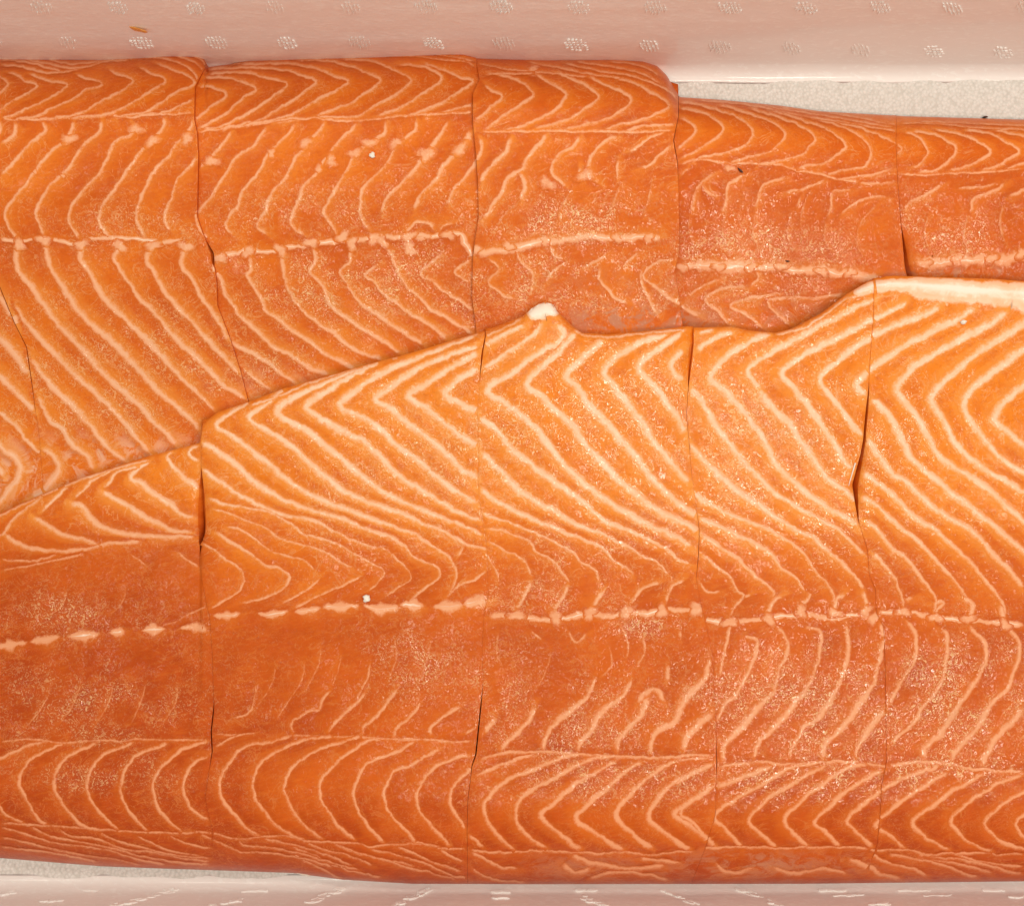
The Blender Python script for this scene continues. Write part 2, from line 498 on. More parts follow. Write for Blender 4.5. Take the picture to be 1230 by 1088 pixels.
3.6|700,825 850,850 1000,865 1150,910 1230,930
3.4|900,835 1050,870 1230,890
4|460,880 540,930 640,960
@b 230,780
1.8|560,60 540,160 480,250 420,340
1.8|420,80 390,180 330,270
1.8|740,20 720,110 690,190
1.8|1180,-40 1150,80 1110,180
1.7|1000,-60 1010,40 970,150
1.7|640,-20 620,90 560,200
@b 0,700
1.8|250,520 200,620 120,720
1.8|400,500 360,600 290,700
1.8|560,500 530,600 470,700
1.8|720,500 690,600 640,700
1.8|880,500 860,600 800,700
1.7|330,40 300,120 220,170
1.7|620,20 600,100 540,160
@b 560,700
1.8|160,240 150,330 180,420
1.8|420,330 400,420 350,520
1.8|700,300 720,400 660,470
2|760,200 800,300 790,380
@t 790,90
1.8|160,680 150,760 180,840
1.8|330,690 320,780 350,860
1.8|480,680 470,780 500,860
1.8|660,680 640,780 670,860
1.8|830,720 820,800 850,870
1.8|1000,720 980,820 1010,890
2|760,560 720,640 700,720
2|1080,640 1020,700 990,760
@t 560,40
1.8|250,840 180,900 150,960
1.8|520,770 470,850 440,930
1.8|760,740 730,820 700,900
1.8|920,700 900,800 870,900
@t 930,100
1.8|760,640 740,740 760,820
1.8|950,660 930,760 960,830
1.8|1130,600 1110,700 1140,800
"""
# ---------------------------------------------------------------- helpers
def unproject(px, py, z):
    """photo pixel + height -> place on the table"""
    k = S * (H - z) / (H - Z0)
    return (px - CX) * k, (CY - py) * k

_lat = {}
def vnoise(x, y, scale, seed):
    if seed not in _lat:
        _lat[seed] = np.random.default_rng(seed).random((256, 256))
    L = _lat[seed]
    u = np.asarray(x, float) / scale + 50; v = np.asarray(y, float) / scale + 50
    i = np.floor(u).astype(int); j = np.floor(v).astype(int)
    fu = u - i; fv = v - j
    fu = fu * fu * (3 - 2 * fu); fv = fv * fv * (3 - 2 * fv)
    a = L[i % 256, j % 256]; b = L[(i + 1) % 256, j % 256]
    c = L[i % 256, (j + 1) % 256]; d = L[(i + 1) % 256, (j + 1) % 256]
    return (a * (1 - fu) + b * fu) * (1 - fv) + (c * (1 - fu) + d * fu) * fv

def sstep(t):
    t = np.clip(t, 0, 1)
    return t * t * (3 - 2 * t)

def poly(pts):
    a = np.array(pts, float)
    return a[:, 0], a[:, 1]

def mesh_obj(name, verts, faces, mat, parent=None, smooth=True, attrs=None):
    me = bpy.data.meshes.new(name)
    verts = np.asarray(verts, np.float32)
    me.vertices.add(len(verts)); me.vertices.foreach_set("co", verts.ravel())
    if isinstance(faces, np.ndarray):
        n, k = faces.shape
        me.loops.add(n * k); me.loops.foreach_set("vertex_index", faces.ravel().astype(np.int32))
        me.polygons.add(n)
        me.polygons.foreach_set("loop_start", np.arange(0, n * k, k, dtype=np.int32))
        me.update(calc_edges=True)
    else:
        me = bpy.data.meshes.new(name); me.from_pydata([tuple(map(float, v)) for v in verts], [], faces)
    if smooth:
        me.polygons.foreach_set("use_smooth", np.ones(len(me.polygons), bool))
    for an, (ty, arr) in (attrs or {}).items():
        at = me.attributes.new(an, ty, 'POINT')
        at.data.foreach_set('color' if ty == 'FLOAT_COLOR' else 'value', np.asarray(arr, np.float32).ravel())
    me.materials.append(mat)
    me.update()
    o = bpy.data.objects.new(name, me)
    COL.objects.link(o)
    if parent is not None:
        o.parent = parent
    return o

def thing(name, label, cat, loc=(0, 0, 0), group=None):
    o = bpy.data.objects.new(name, None)
    COL.objects.link(o)
    o.location = loc; o.empty_display_size = 0.01
    tag(o, label, cat, group)
    return o

def tag(o, label, cat, group=None):
    o["label"] = label; o["category"] = cat
    if group: o["group"] = group
    return o

# ---------------------------------------------------------------- materials
class NT:
    def __init__(s, name):
        s.m = bpy.data.materials.new(name); s.m.use_nodes = True
        s.t = s.m.node_tree; s.n = s.t.nodes; s.l = s.t.links
        s.b = s.n["Principled BSDF"]
    def node(s, ty, **kw):
        n = s.n.new(ty)
        for k, v in kw.items(): setattr(n, k, v)
        return n
    def put(s, sock, v):
        if hasattr(v, 'is_output') or isinstance(v, bpy.types.NodeSocket): s.l.new(v, sock)
        else: sock.default_value = v
    def math(s, op, a, b=0.0, c=0.0, clamp=False):
        n = s.node('ShaderNodeMath', operation=op, use_clamp=clamp)
        s.put(n.inputs[0], a); s.put(n.inputs[1], b)
        if op in ('MULTIPLY_ADD', 'SMOOTH_MIN'): s.put(n.inputs[2], c)
        return n.outputs[0]
    def ramp(s, v, lo, hi, a=0.0, b=1.0, smooth=True):
        n = s.node('ShaderNodeMapRange', interpolation_type='SMOOTHSTEP' if smooth else 'LINEAR')
        s.put(n.inputs[0], v)
        for i, q in zip((1, 2, 3, 4), (lo, hi, a, b)): s.put(n.inputs[i], q)
        return n.outputs[0]
    def mix(s, f, a, b):
        n = s.node('ShaderNodeMix', data_type='RGBA')
        s.put(n.inputs[0], f)
        s.put(n.inputs[6], a if not isinstance(a, tuple) else (*a, 1))
        s.put(n.inputs[7], b if not isinstance(b, tuple) else (*b, 1))
        return n.outputs[2]
    def pos(s, sx=1000, sy=1000, sz=1000, rot=0.0):
        g = s.node('ShaderNodeNewGeometry'); mp = s.node('ShaderNodeMapping')
        mp.inputs['Scale'].default_value = (sx, sy, sz)
        if rot:
            r = s.node('ShaderNodeMapping'); r.inputs['Rotation'].default_value = (0, 0, rot)
            s.l.new(g.outputs['Position'], r.inputs[0]); s.l.new(r.outputs[0], mp.inputs[0])
        else: s.l.new(g.outputs['Position'], mp.inputs[0])
        return mp.outputs[0]
    def noise(s, vec, scale, detail=2.0, rough=0.5, dist=0.0):
        n = s.node('ShaderNodeTexNoise')
        s.l.new(vec, n.inputs['Vector'])
        n.inputs['Scale'].default_value = scale; n.inputs['Detail'].default_value = detail
        n.inputs['Roughness'].default_value = rough; n.inputs['Distortion'].default_value = dist
        return n.outputs[0]
    def vor(s, vec, scale, feature='F1', out=0):
        n = s.node('ShaderNodeTexVoronoi', feature=feature)
        s.l.new(vec, n.inputs['Vector']); n.inputs['Scale'].default_value = scale
        return n.outputs[out]
    def bump(s, h, dist, strength=1.0, normal=None):
        n = s.node('ShaderNodeBump')
        n.inputs['Strength'].default_value = strength; n.inputs['Distance'].default_value = dist
        s.l.new(h, n.inputs['Height'])
        if normal is not None: s.l.new(normal, n.inputs['Normal'])
        return n.outputs[0]

def salmon_material():
    w = NT("salmon_flesh")
    p = w.pos()
    at = w.node('ShaderNodeAttribute'); at.attribute_name = 'att'
    sp = w.node('ShaderNodeSeparateColor'); w.l.new(at.outputs['Color'], sp.inputs[0])
    halo, grain, memb, tint = sp.outputs[0], sp.outputs[1], sp.outputs[2], at.outputs['Alpha']
    pa = w.node('ShaderNodeAttribute'); pa.attribute_name = 'prof'; prof = pa.outputs['Fac']
    big = w.noise(p, 0.035, 3, 0.55)
    mid = w.noise(p, 0.16, 3, 0.6, 0.6)
    fine = w.noise(p, 0.75, 4, 0.7, 0.4)
    fib = w.noise(w.pos(170, 800, 300, -0.25), 1.0, 3, 0.65, 0.3)
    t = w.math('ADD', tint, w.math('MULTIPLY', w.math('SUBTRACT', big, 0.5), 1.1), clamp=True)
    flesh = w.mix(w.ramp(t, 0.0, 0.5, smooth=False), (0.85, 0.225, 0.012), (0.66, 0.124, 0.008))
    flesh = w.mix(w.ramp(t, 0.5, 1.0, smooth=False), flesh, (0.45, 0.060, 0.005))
    flesh = w.mix(w.ramp(mid, 0.40, 0.70, 0.0, 0.40), flesh, (0.62, 0.098, 0.011))
    flesh = w.mix(w.math('MULTIPLY', w.ramp(fib, 0.45, 0.70, 0.0, 0.40), w.ramp(tint, 0.7, 0.0, 0.35, 1.0)), flesh, (0.84, 0.26, 0.030))
    flesh = w.mix(w.ramp(fine, 0.52, 0.32, 0.0, 0.25), flesh, (0.44, 0.058, 0.005))
    # thin membrane / pale film
    mm = w.math('MULTIPLY', memb, w.ramp(w.noise(p, 0.13, 5, 0.7, 0.8), 0.44, 0.58))
    flesh = w.mix(w.math('MULTIPLY', mm, 0.75, clamp=True), flesh, w.mix(w.ramp(tint, 0.30, 0.42), (0.84, 0.45, 0.28), (0.56, 0.22, 0.115)))
    # softening of the fat into the muscle
    flesh = w.mix(w.math('MULTIPLY', halo, 0.72), flesh, w.mix(w.ramp(tint, 0.15, 0.7), (0.90, 0.34, 0.060), (0.70, 0.17, 0.020)))
    # pale specks on the granular zones: fat globules, plus wet glints painted into the colour
    gn = w.noise(p, 0.60, 3.0, 0.7, 2.2)
    g1 = w.ramp(gn, 0.53, 0.60)
    gg = w.math('MULTIPLY', grain, g1)
    flesh = w.mix(w.math('MULTIPLY', gg, 0.66, clamp=True), flesh, (0.97, 0.66, 0.32))
    # wisps of connective tissue
    wisp = w.math('ABSOLUTE', w.math('SUBTRACT', w.noise(p, 0.11, 4, 0.6, 1.2), 0.5))
    wi = w.math('MULTIPLY', w.ramp(wisp, 0.022, 0.0), w.ramp(w.noise(p, 0.06, 2), 0.38, 0.60, 0.0, 0.60))
    flesh = w.mix(wi, flesh, w.mix(w.ramp(tint, 0.2, 0.7), (0.86, 0.40, 0.16), (0.66, 0.20, 0.05)))
    # fat ribbon
    en = w.math('ADD', w.math('MULTIPLY', w.math('SUBTRACT', fine, 0.5), 1.0),
                w.math('MULTIPLY', w.math('SUBTRACT', w.noise(p, 0.30, 3, 0.6), 0.5), 0.50))
    edge = w.math('ADD', prof, w.math('MULTIPLY', en, w.ramp(prof, 0.0, 0.35)))
    fatx = w.noise(p, 1.3, 4, 0.7, 0.5)
    edge = w.math('ADD', edge, w.math('MULTIPLY', w.math('MULTIPLY', w.math('SUBTRACT', fatx, 0.5), 0.8), w.ramp(prof, 0.0, 0.3)))
    fat = w.math('MULTIPLY', w.ramp(edge, 0.04, 0.82), w.ramp(prof, 0.0, 0.15))
    fcol = w.mix(w.ramp(mid, 0.3, 0.7), (0.94, 0.55, 0.33), (0.95, 0.66, 0.46))
    fcol = w.mix(w.ramp(tint, 0.05, 0.40), fcol, (0.88, 0.45, 0.25))
    fcol = w.mix(w.ramp(tint, 0.40, 0.75), fcol, (0.84, 0.37, 0.185))
    fcol = w.mix(w.ramp(prof, 1.02, 1.3), fcol, w.mix(w.ramp(w.noise(p, 0.12, 4, 0.7, 1.0), 0.38, 0.62), (0.93, 0.62, 0.42), (0.95, 0.80, 0.64)))
    fcol = w.mix(w.ramp(prof, 1.3, 1.7), fcol, (0.95, 0.88, 0.76))
    col = w.mix(w.math('MULTIPLY', fat, w.ramp(prof, 0.2, 0.8, 0.72, 0.92)), flesh, fcol)
    w.l.new(col, w.b.inputs['Base Color'])
    ro = w.math('ADD', 0.46, w.math('MULTIPLY', w.math('SUBTRACT', fine, 0.5), 0.3))
    w.l.new(ro, w.b.inputs['Roughness'])
    w.b.inputs['IOR'].default_value = 1.36
    w.l.new(w.math('ADD', 0.10, w.math('MULTIPLY', grain, 0.85), clamp=True), w.b.inputs['Coat Weight'])
    w.b.inputs['Specular IOR Level'].default_value = 0.15
    w.b.inputs['Coat Roughness'].default_value = 0.06
    # relief: fibres everywhere, wet granules in the grain zones
    h = w.math('ADD', w.math('MULTIPLY', fib, 0.07), w.math('MULTIPLY', fine, 0.05))
    h = w.math('ADD', h, w.math('MULTIPLY', gn, w.math('MULTIPLY', grain, 0.45)))
    h = w.math('ADD', h, w.math('MULTIPLY', mid, 0.12))
    h = w.math('ADD', h, w.math('MULTIPLY', w.math('MULTIPLY', fat, fine), 0.05))
    w.l.new(w.bump(h, 0.0006, 1.0), w.b.inputs['Normal'])
    gs = w.noise(p, 0.42, 1.0, 0.5, 1.4)
    gs2 = w.noise(p, 0.16, 1.0, 0.5, 0.6)
    hc = w.math('ADD', w.math('MULTIPLY', gs, w.math('ADD', 0.20, w.math('MULTIPLY', grain, 0.85))), w.math('MULTIPLY', gs2, 0.5))
    w.l.new(w.bump(hc, 0.0006, 1.0), w.b.inputs['Coat Normal'])
    return w.m

def simple_material(name, col, rough=0.5, var=None, vscale=0.3, bumpd=0.0, bscale=1.0, coat=0.0):
    w = NT(name); p = w.pos()
    if var:
        c = w.mix(w.ramp(w.noise(p, vscale, 4, 0.6), 0.35, 0.65), col, var)
        w.l.new(c, w.b.inputs['Base Color'])
    else: w.b.inputs['Base Color'].default_value = (*col, 1)
    w.b.inputs['Roughness'].default_value = rough
    w.b.inputs['Coat Weight'].default_value = coat
    w.b.inputs['Coat Roughness'].default_value = 0.1
    if bumpd: w.l.new(w.bump(w.noise(p, bscale, 3, 0.6), bumpd), w.b.inputs['Normal'])
    return w.m

def foam_material():
    w = NT("foam_beads"); p = w.pos()
    d = w.vor(p, 0.75); n = w.noise(p, 0.3, 3, 0.6)
    c = w.mix(w.ramp(d, 0.2, 0.75), (0.86, 0.84, 0.80), (0.72, 0.70, 0.65))
    c = w.mix(w.ramp(n, 0.4, 0.65, 0, 0.4), c, (0.90, 0.88, 0.84))
    w.l.new(c, w.b.inputs['Base Color']); w.b.inputs['Roughness'].default_value = 0.5
    w.b.inputs['Coat Weight'].default_value = 0.25; w.b.inputs['Coat Roughness'].default_value = 0.2
    w.l.new(w.bump(w.math('MULTIPLY', d, -1.0), 0.0006), w.b.inputs['Normal'])
    return w.m

def film_material():
    w = NT("pink_film")
    p = w.pos()
    v = w.noise(w.pos(280, 620, 620, 0.2), 1.0, 2, 0.6)
    c = w.mix(w.noise(p, 0.05, 3, 0.6), (0.93, 0.875, 0.835), (0.95, 0.915, 0.89))
    c = w.mix(w.ramp(v, 0.57, 0.63, 0, 0.85), c, (0.98, 0.96, 0.93))
    w.l.new(c, w.b.inputs['Base Color']); w.b.inputs['Roughness'].default_value = 0.42
    w.b.inputs['Coat Weight'].default_value = 0.4; w.b.inputs['Coat Roughness'].default_value = 0.08
    w.l.new(w.bump(w.math('ADD', v, w.noise(p, 0.2, 2)), 0.00014), w.b.inputs['Normal'])
    return w.m

M_SALMON = salmon_material()
M_SKIN = simple_material("fish_skin", (0.055, 0.05, 0.05), 0.35, (0.16, 0.15, 0.14), 0.5, 0.0002, 1.5, 0.3)
M_FILM = film_material()
M_FOAM = foam_material()
M_BOX = simple_material("white_foam", (0.72, 0.69, 0.64), 0.6, (0.78, 0.76, 0.72), 0.2, 0.0004, 0.6)
M_DOT = simple_material("white_embossing", (0.97, 0.95, 0.92), 0.35, (0.96, 0.92, 0.88), 0.6, 0.0001, 2.0)
M_COUNTER = simple_material("steel_counter", (0.42, 0.41, 0.40), 0.4, (0.46, 0.45, 0.44), 0.05)
M_CRUMB = simple_material("white_crumb", (0.90, 0.85, 0.76), 0.45, (0.84, 0.76, 0.64), 0.8, 0.0002, 1.5)
M_SCRAP = simple_material("orange_scrap", (0.85, 0.36, 0.07), 0.35, (0.88, 0.45, 0.12), 0.7, 0.0002, 1.2, 0.3)
M_DARK = simple_material("brown_scrap", (0.10, 0.035, 0.02), 0.4, (0.05, 0.02, 0.015), 0.9)
M_BONE = simple_material("clear_bone", (0.88, 0.82, 0.74), 0.15, None, coat=0.8)

# ---------------------------------------------------------------- the counter and the foam box
mesh_obj("counter", [(-1.2, -1.2, -0.018), (1.2, -1.2, -0.018), (1.2, 1.2, -0.018), (-1.2, 1.2, -0.018)],
         [(0, 1, 2, 3)], M_COUNTER, smooth=False)["kind"] = "structure"

XB = 0.292                                   # inner half length of the box
YT_IN = unproject(0, 82, 0)[1]               # foot of the far wall
YB_IN = unproject(0, 1068, 0)[1]             # foot of the near wall
WALL_H, DRAFT, COVE, THICK = 0.095, math.radians(5), 0.006, 0.022

def wall_profile():
    """(outward distance, height) from the floor up to the rim"""
    pts = []
    for a in np.linspace(0, math.pi / 2 - DRAFT, 10):
        pts.append((-COVE + COVE * math.sin(a) * 1.0, COVE - COVE * math.cos(a)))
    o, z = pts[-1]
    for t in np.linspace(0, 1, 26)[1:]:
        zz = z + (WALL_H - z) * t
        pts.append((o + (zz - z) * math.tan(DRAFT), zz))
    return pts
PROF = wall_profile()

box = thing("foam_box", "white foam box lined with pink film, walls dotted with white embossing", "box",
            (0, (YT_IN + YB_IN) / 2, -0.016))
BOX0 = np.array(box.location)
def rel(vs, o): return np.asarray(vs, float) - np.array(o)

def floor_plate():
    bm = bmesh.new()
    nx, ny = 60, 60
    xs = np.linspace(-XB - 0.004, XB + 0.004, nx); ys = np.linspace(YB_IN - 0.004, YT_IN + 0.004, ny)
    X, Y = np.meshgrid(xs, ys, indexing='ij')
    Z = 0.0006 * (vnoise(X * 5000, Y * 5000, 30, 3) - 0.5) + 0.0001
    V = np.stack([X, Y, Z], -1).reshape(-1, 3)
    idx = np.arange(nx * ny).reshape(nx, ny)
    F = [tuple(int(q) for q in f) for f in np.stack([idx[:-1, :-1], idx[1:, :-1], idx[1:, 1:], idx[:-1, 1:]], -1).reshape(-1, 4)]
    ring = [int(i) for i in np.concatenate([idx[:, 0], idx[-1, 1:], idx[::-1, -1][1:], idx[0, ::-1][1:-1]])]
    n0 = len(V); low = V[ring].copy(); low[:, 2] = -0.016
    V = np.vstack([V, low]); m = len(ring)
    F += [(ring[(i + 1) % m], ring[i], n0 + i, n0 + (i + 1) % m) for i in range(m)]
    F.append(tuple(n0 + i for i in range(m - 1, -1, -1)))
    bm.free()
    return mesh_obj("floor", rel(V, BOX0), F, M_FOAM, box, smooth=False)
floor_plate()

def wall(axis, side, foot, half, mat):
    """one wall of the box: film-faced inside, rim, outside"""
    inner = [(foot + side * o, z) for o, z in PROF]
    top_o = PROF[-1][0]
    outer = [(foot + side * (top_o + THICK), WALL_H), (foot + side * (top_o + THICK), -0.0155),
             (foot + side * 0.0045, -0.0155), (foot + side * 0.0045, -0.002)]
    sec = inner + outer
    V, F = [], []
    n = len(sec); L = 41
    for i in range(L):
        u = -half + 2 * half * i / (L - 1)
        for d, z in sec:
            wob = 0.0006 * (vnoise(u * 3000, z * 9000, 25, 5) - 0.5)
            V.append((u, d + wob, z) if axis == 'x' else (d + wob, u, z))
    for i in range(L - 1):
        for j in range(n):
            a, b = i * n + j, i * n + (j + 1) % n
            f = (a, b, b + n, a + n)
            F.append(f)
    F.append(tuple(range(n))); F.append(tuple(range(n * L - 1, n * (L - 1) - 1, -1)))
    o = mesh_obj("wall", rel(V, BOX0), F, mat, box, smooth=False)
    bm = bmesh.new(); bm.from_mesh(o.data); bmesh.ops.recalc_face_normals(bm, faces=bm.faces); bm.to_mesh(o.data); bm.free()
    for pl in o.data.polygons: pl.use_smooth = len(pl.vertices) == 4 and pl.area < 1e-3
    return o
outer_half = XB + PROF[-1][0] + THICK
wall_far = wall('x', 1, YT_IN, outer_half, M_FILM)
wall_near = wall('x', -1, YB_IN, outer_half, M_FILM)
ycent = (YT_IN + YB_IN) / 2
def end_wall(side):
    o = wall('y', side, side * XB, (YT_IN - YB_IN) / 2 + 0.0005, M_BOX)
    o.location.y += ycent
    return o
end_wall(1); end_wall(-1)

PD = [(PROF[i][0] + (PROF[i + 1][0] - PROF[i][0]) * t, PROF[i][1] + (PROF[i + 1][1] - PROF[i][1]) * t)
      for i in range(len(PROF) - 1) for t in np.linspace(0, 1, 12)[:-1]]
def wall_point(side, foot, px, py, lift=0.0):
    """the place on a long wall seen at a photo pixel"""
    o = np.array([q[0] for q in PD]); z = np.array([q[1] for q in PD])
    y = foot + side * o
    k = S * (H - z) / (H - Z0)
    pys = CY - y / k
    if side > 0: i = np.interp(-py, -pys, np.arange(len(pys)))
    else: i = np.interp(py, pys, np.arange(len(pys)))
    oo = np.interp(i, np.arange(len(o)), o) - lift; zz = np.interp(i, np.arange(len(z)), z)
    zz = zz + lift * np.clip(1 - zz / COVE, 0, 1)
    return ((px - CX) * S * (H - zz) / (H - Z0), foot + side * oo, zz)

def dash(side, foot, x, y, lx, ly, ang, V, F):
    """a small raised stroke on the film, lens shaped"""
    c, s = math.cos(ang), math.sin(ang)
    n = len(V); k = 8
    up = 0.00018 + 0.00035 * ((x * 12.9898 + y * 78.233) * 43.7585 % 1.0)      # no two strokes lie in one plane
    for lift, r in ((-0.0003, 1.0), (up, 0.85)):
        for i in range(k):
            a = 2 * math.pi * i / k
            dx, dy = lx * r * math.cos(a), ly * r * math.sin(a)
            V.append(wall_point(side, foot, x + dx * c - dy * s, y + dx * s + dy * c, lift))
    F += [(n + i, n + (i + 1) % k, n + k + (i + 1) % k, n + k + i) for i in range(k)]
    F.append(tuple(n + k + i for i in range(k)))

def dot_patch(px, py, kind):
    V, F = [], []
    rr = random.Random(int(px * 7 + py))
    ang = rr.choice((1.25, 1.9, 0.9, 2.3)) if kind else rr.uniform(0, 3)
    n = rr.choice((5, 6))
    for i in range(n):
        for j in range(5):
            if abs(i - (n - 1) / 2) / n + abs(j - 2) / 5 > 0.72 + rr.uniform(-.1, .1): continue
            x = px + (i - (n - 1) / 2) * 4.6 + (j - 2) * 1.3 * rr.choice((1, .8)) + rr.uniform(-.5, .5)
            y = py + (j - 2) * 2.9 + rr.uniform(-.4, .4)
            dash(1, YT_IN, x, y, rr.uniform(1.7, 2.4), rr.uniform(.65, .85), ang + rr.uniform(-.3, .3), V, F)
    mesh_obj("embossed_dots", rel(V, BOX0), F, M_DOT, wall_far, smooth=False)
for x in (-40, 50, 142, 235, 330, 422, 512, 602, 695, 787, 877, 968, 1058, 1145, 1235): dot_patch(x, 9 + (x % 7) * .5, 1)
for x in (-8, 82, 170, 260, 345, 432, 520, 605, 692, 780, 865, 951, 1034, 1122, 1205): dot_patch(x, 52 + max(0, x - 560) * .018, 0)

def streak(pts, n, width):
    V, F = [], []
    rr = random.Random(int(pts[0][0]))
    for i in range(n):
        t = rr.random()
        x = pts[0][0] + (pts[1][0] - pts[0][0]) * t; y = pts[0][1] + (pts[1][1] - pts[0][1]) * t
        dash(-1, YB_IN, x + rr.uniform(-1, 1) * width, y + rr.uniform(-.5, .5) * width * .6, rr.uniform(3, 7.5), rr.uniform(.9, 1.8),
             math.atan2(pts[1][1] - pts[0][1], pts[1][0] - pts[0][0]) * .6 + rr.uniform(-.2, .2), V, F)
    mesh_obj("embossed_streak", rel(V, BOX0), F, M_DOT, wall_near, smooth=False)
for a, b, n, wd in (((140, 1087), (212, 1067), 26, 5), ((252, 1088), (294, 1079), 16, 3), ((370, 1084), (412, 1066), 20, 5),
                    ((474, 1087), (518, 1067), 20, 5), ((288, 1070), (318, 1069), 8, 1.5), ((48, 1082), (78, 1081), 8, 1.5),
                    ((592, 1071), (614, 1071), 10, 2), ((592, 1078), (612, 1078), 9, 1.5), ((690, 1069), (715, 1069), 9, 1.5),
                    ((700, 1077), (730, 1088), 18, 4), ((797, 1068), (835, 1086), 18, 4), ((888, 1068), (938, 1086), 18, 4),
                    ((985, 1069), (1015, 1069), 9, 1.5), ((1005, 1075), (1035, 1074), 9, 1.5), ((1082, 1069), (1115, 1069), 9, 1.3),
                    ((1110, 1075), (1140, 1075), 9, 1.5), ((1177, 1069), (1205, 1069), 9, 1.5), ((1045, 1086), (1065, 1085), 7, 1.5),
                    ((5, 1073), (18, 1070), 5, 1.5), ((95, 1069), (120, 1069), 6, 1.2), ((1215, 1077), (1228, 1077), 5, 1.2)):
    streak((a, b), n, wd)

# ---------------------------------------------------------------- outline curves of the two fillets (photo pixels)
TOPX, TOPY = poly([(-330, 72), (0, 69.5), (60, 70), (122, 71), (171, 67), (202, 63.5), (237, 65), (246, 70), (249, 81), (275, 77), (300, 72), (366, 69),
                   (440, 66), (520, 60.7), (541, 59.5), (556, 59.5), (571, 66), (573, 68), (657, 71), (731, 70.5), (772, 73),
                   (789, 79), (801, 91), (813, 111), (816, 117), (863, 120), (936, 127), (985, 134), (1090, 140), (1230, 144), (1560, 150)])
UPX, UPY = poly([(-330, 700), (-100, 650), (0, 616), (54, 592), (97, 574), (146, 558), (180, 547), (240, 532), (243, 509), (261, 495), (298, 483), (342, 466),
                 (396, 451), (440, 438), (483, 427), (520, 416), (580, 398), (628, 380), (640, 369), (655, 362), (665, 366), (669, 374), (687, 391),
                 (699, 400), (731, 402), (779, 397.6), (826, 392), (834, 393.6), (878, 392.4), (899, 397), (931, 400), (951, 395), (987, 376),
                 (1019, 352), (1043, 338), (1065, 332), (1076, 331.5), (1191, 335), (1230, 338), (1560, 345)])
BOTX, BOTY = poly([(-330, 1015), (0, 1030), (122, 1040), (219, 1043.5), (268, 1045), (352, 1048), (411, 1056), (496, 1061), (650, 1061.5), (962, 1061), (1230, 1058), (1560, 1052)])
def cut(pts):
    a = np.array(pts, float); return a[:, 1], a[:, 0]            # (y, x)
CUTS_T = [cut([(-262, 60), (-150, 200), (-40, 310), (0, 345), (17, 387), (32, 417), (37, 451), (43, 495), (47.5, 524), (52, 587), (58, 700)]),
          cut([(247, 60), (247.5, 79), (241, 91), (234, 104), (233, 143), (236.5, 160), (238, 187), (236.5, 260), (244, 282), (256, 304), (257, 316),
               (260, 340), (261, 367), (276, 406), (288, 443), (298, 482), (312, 600)]),
          cut([(573, 55), (573, 79), (576, 96), (568, 113), (568, 147), (571, 177), (574, 216), (575, 260), (569.5, 296), (568, 309), (567, 357), (572, 395), (576, 520)]),
          cut([(815, 60), (815, 140), (809, 169), (814, 196), (815, 230), (816, 274), (815, 308), (811, 323), (813, 340), (820, 390), (826, 520)]),
          cut([(1077, 100), (1077, 156), (1076, 171), (1077.5, 202), (1078.5, 222), (1082, 266), (1087, 319), (1090, 332), (1096, 460)])]
CUTS_B = [cut([(242, 490), (241.5, 532), (242, 568), (243, 600), (243, 640), (240, 652), (240, 680), (248, 725), (252, 742), (255, 783), (257, 846), (253.6, 878),
               (255, 902), (246.5, 958), (250, 975), (255.5, 997), (257, 1060)]),
          cut([(582, 380), (583, 404), (579.5, 423), (577, 447), (573.5, 496), (574.5, 535), (574.5, 594), (577, 604), (582, 640), (585, 658), (586.5, 716),
               (582, 731), (579, 779), (580.5, 816), (578, 847), (572, 906), (567, 920), (562, 960), (561, 998), (562, 1080)]),
          cut([(833, 380), (833, 411), (827, 464), (824.6, 496), (827, 525), (831, 570), (834, 590), (840, 637), (839, 667), (836, 696), (842, 725), (847, 747),
               (856, 788), (859, 846), (861, 914), (859.5, 944), (859, 979), (847, 1018), (832, 1057), (830, 1080)]),
          cut([(1050, 320), (1049.5, 378), (1044.6, 442), (1043.4, 471), (1038.5, 527), (1027, 583), (1031, 625), (1042, 659), (1044.6, 691), (1052, 708), (1053, 737),
               (1062, 752), (1064, 822), (1065, 914), (1059, 944), (1058, 969), (1054, 1013), (1045, 1037), (1035, 1060), (1033, 1080)])]
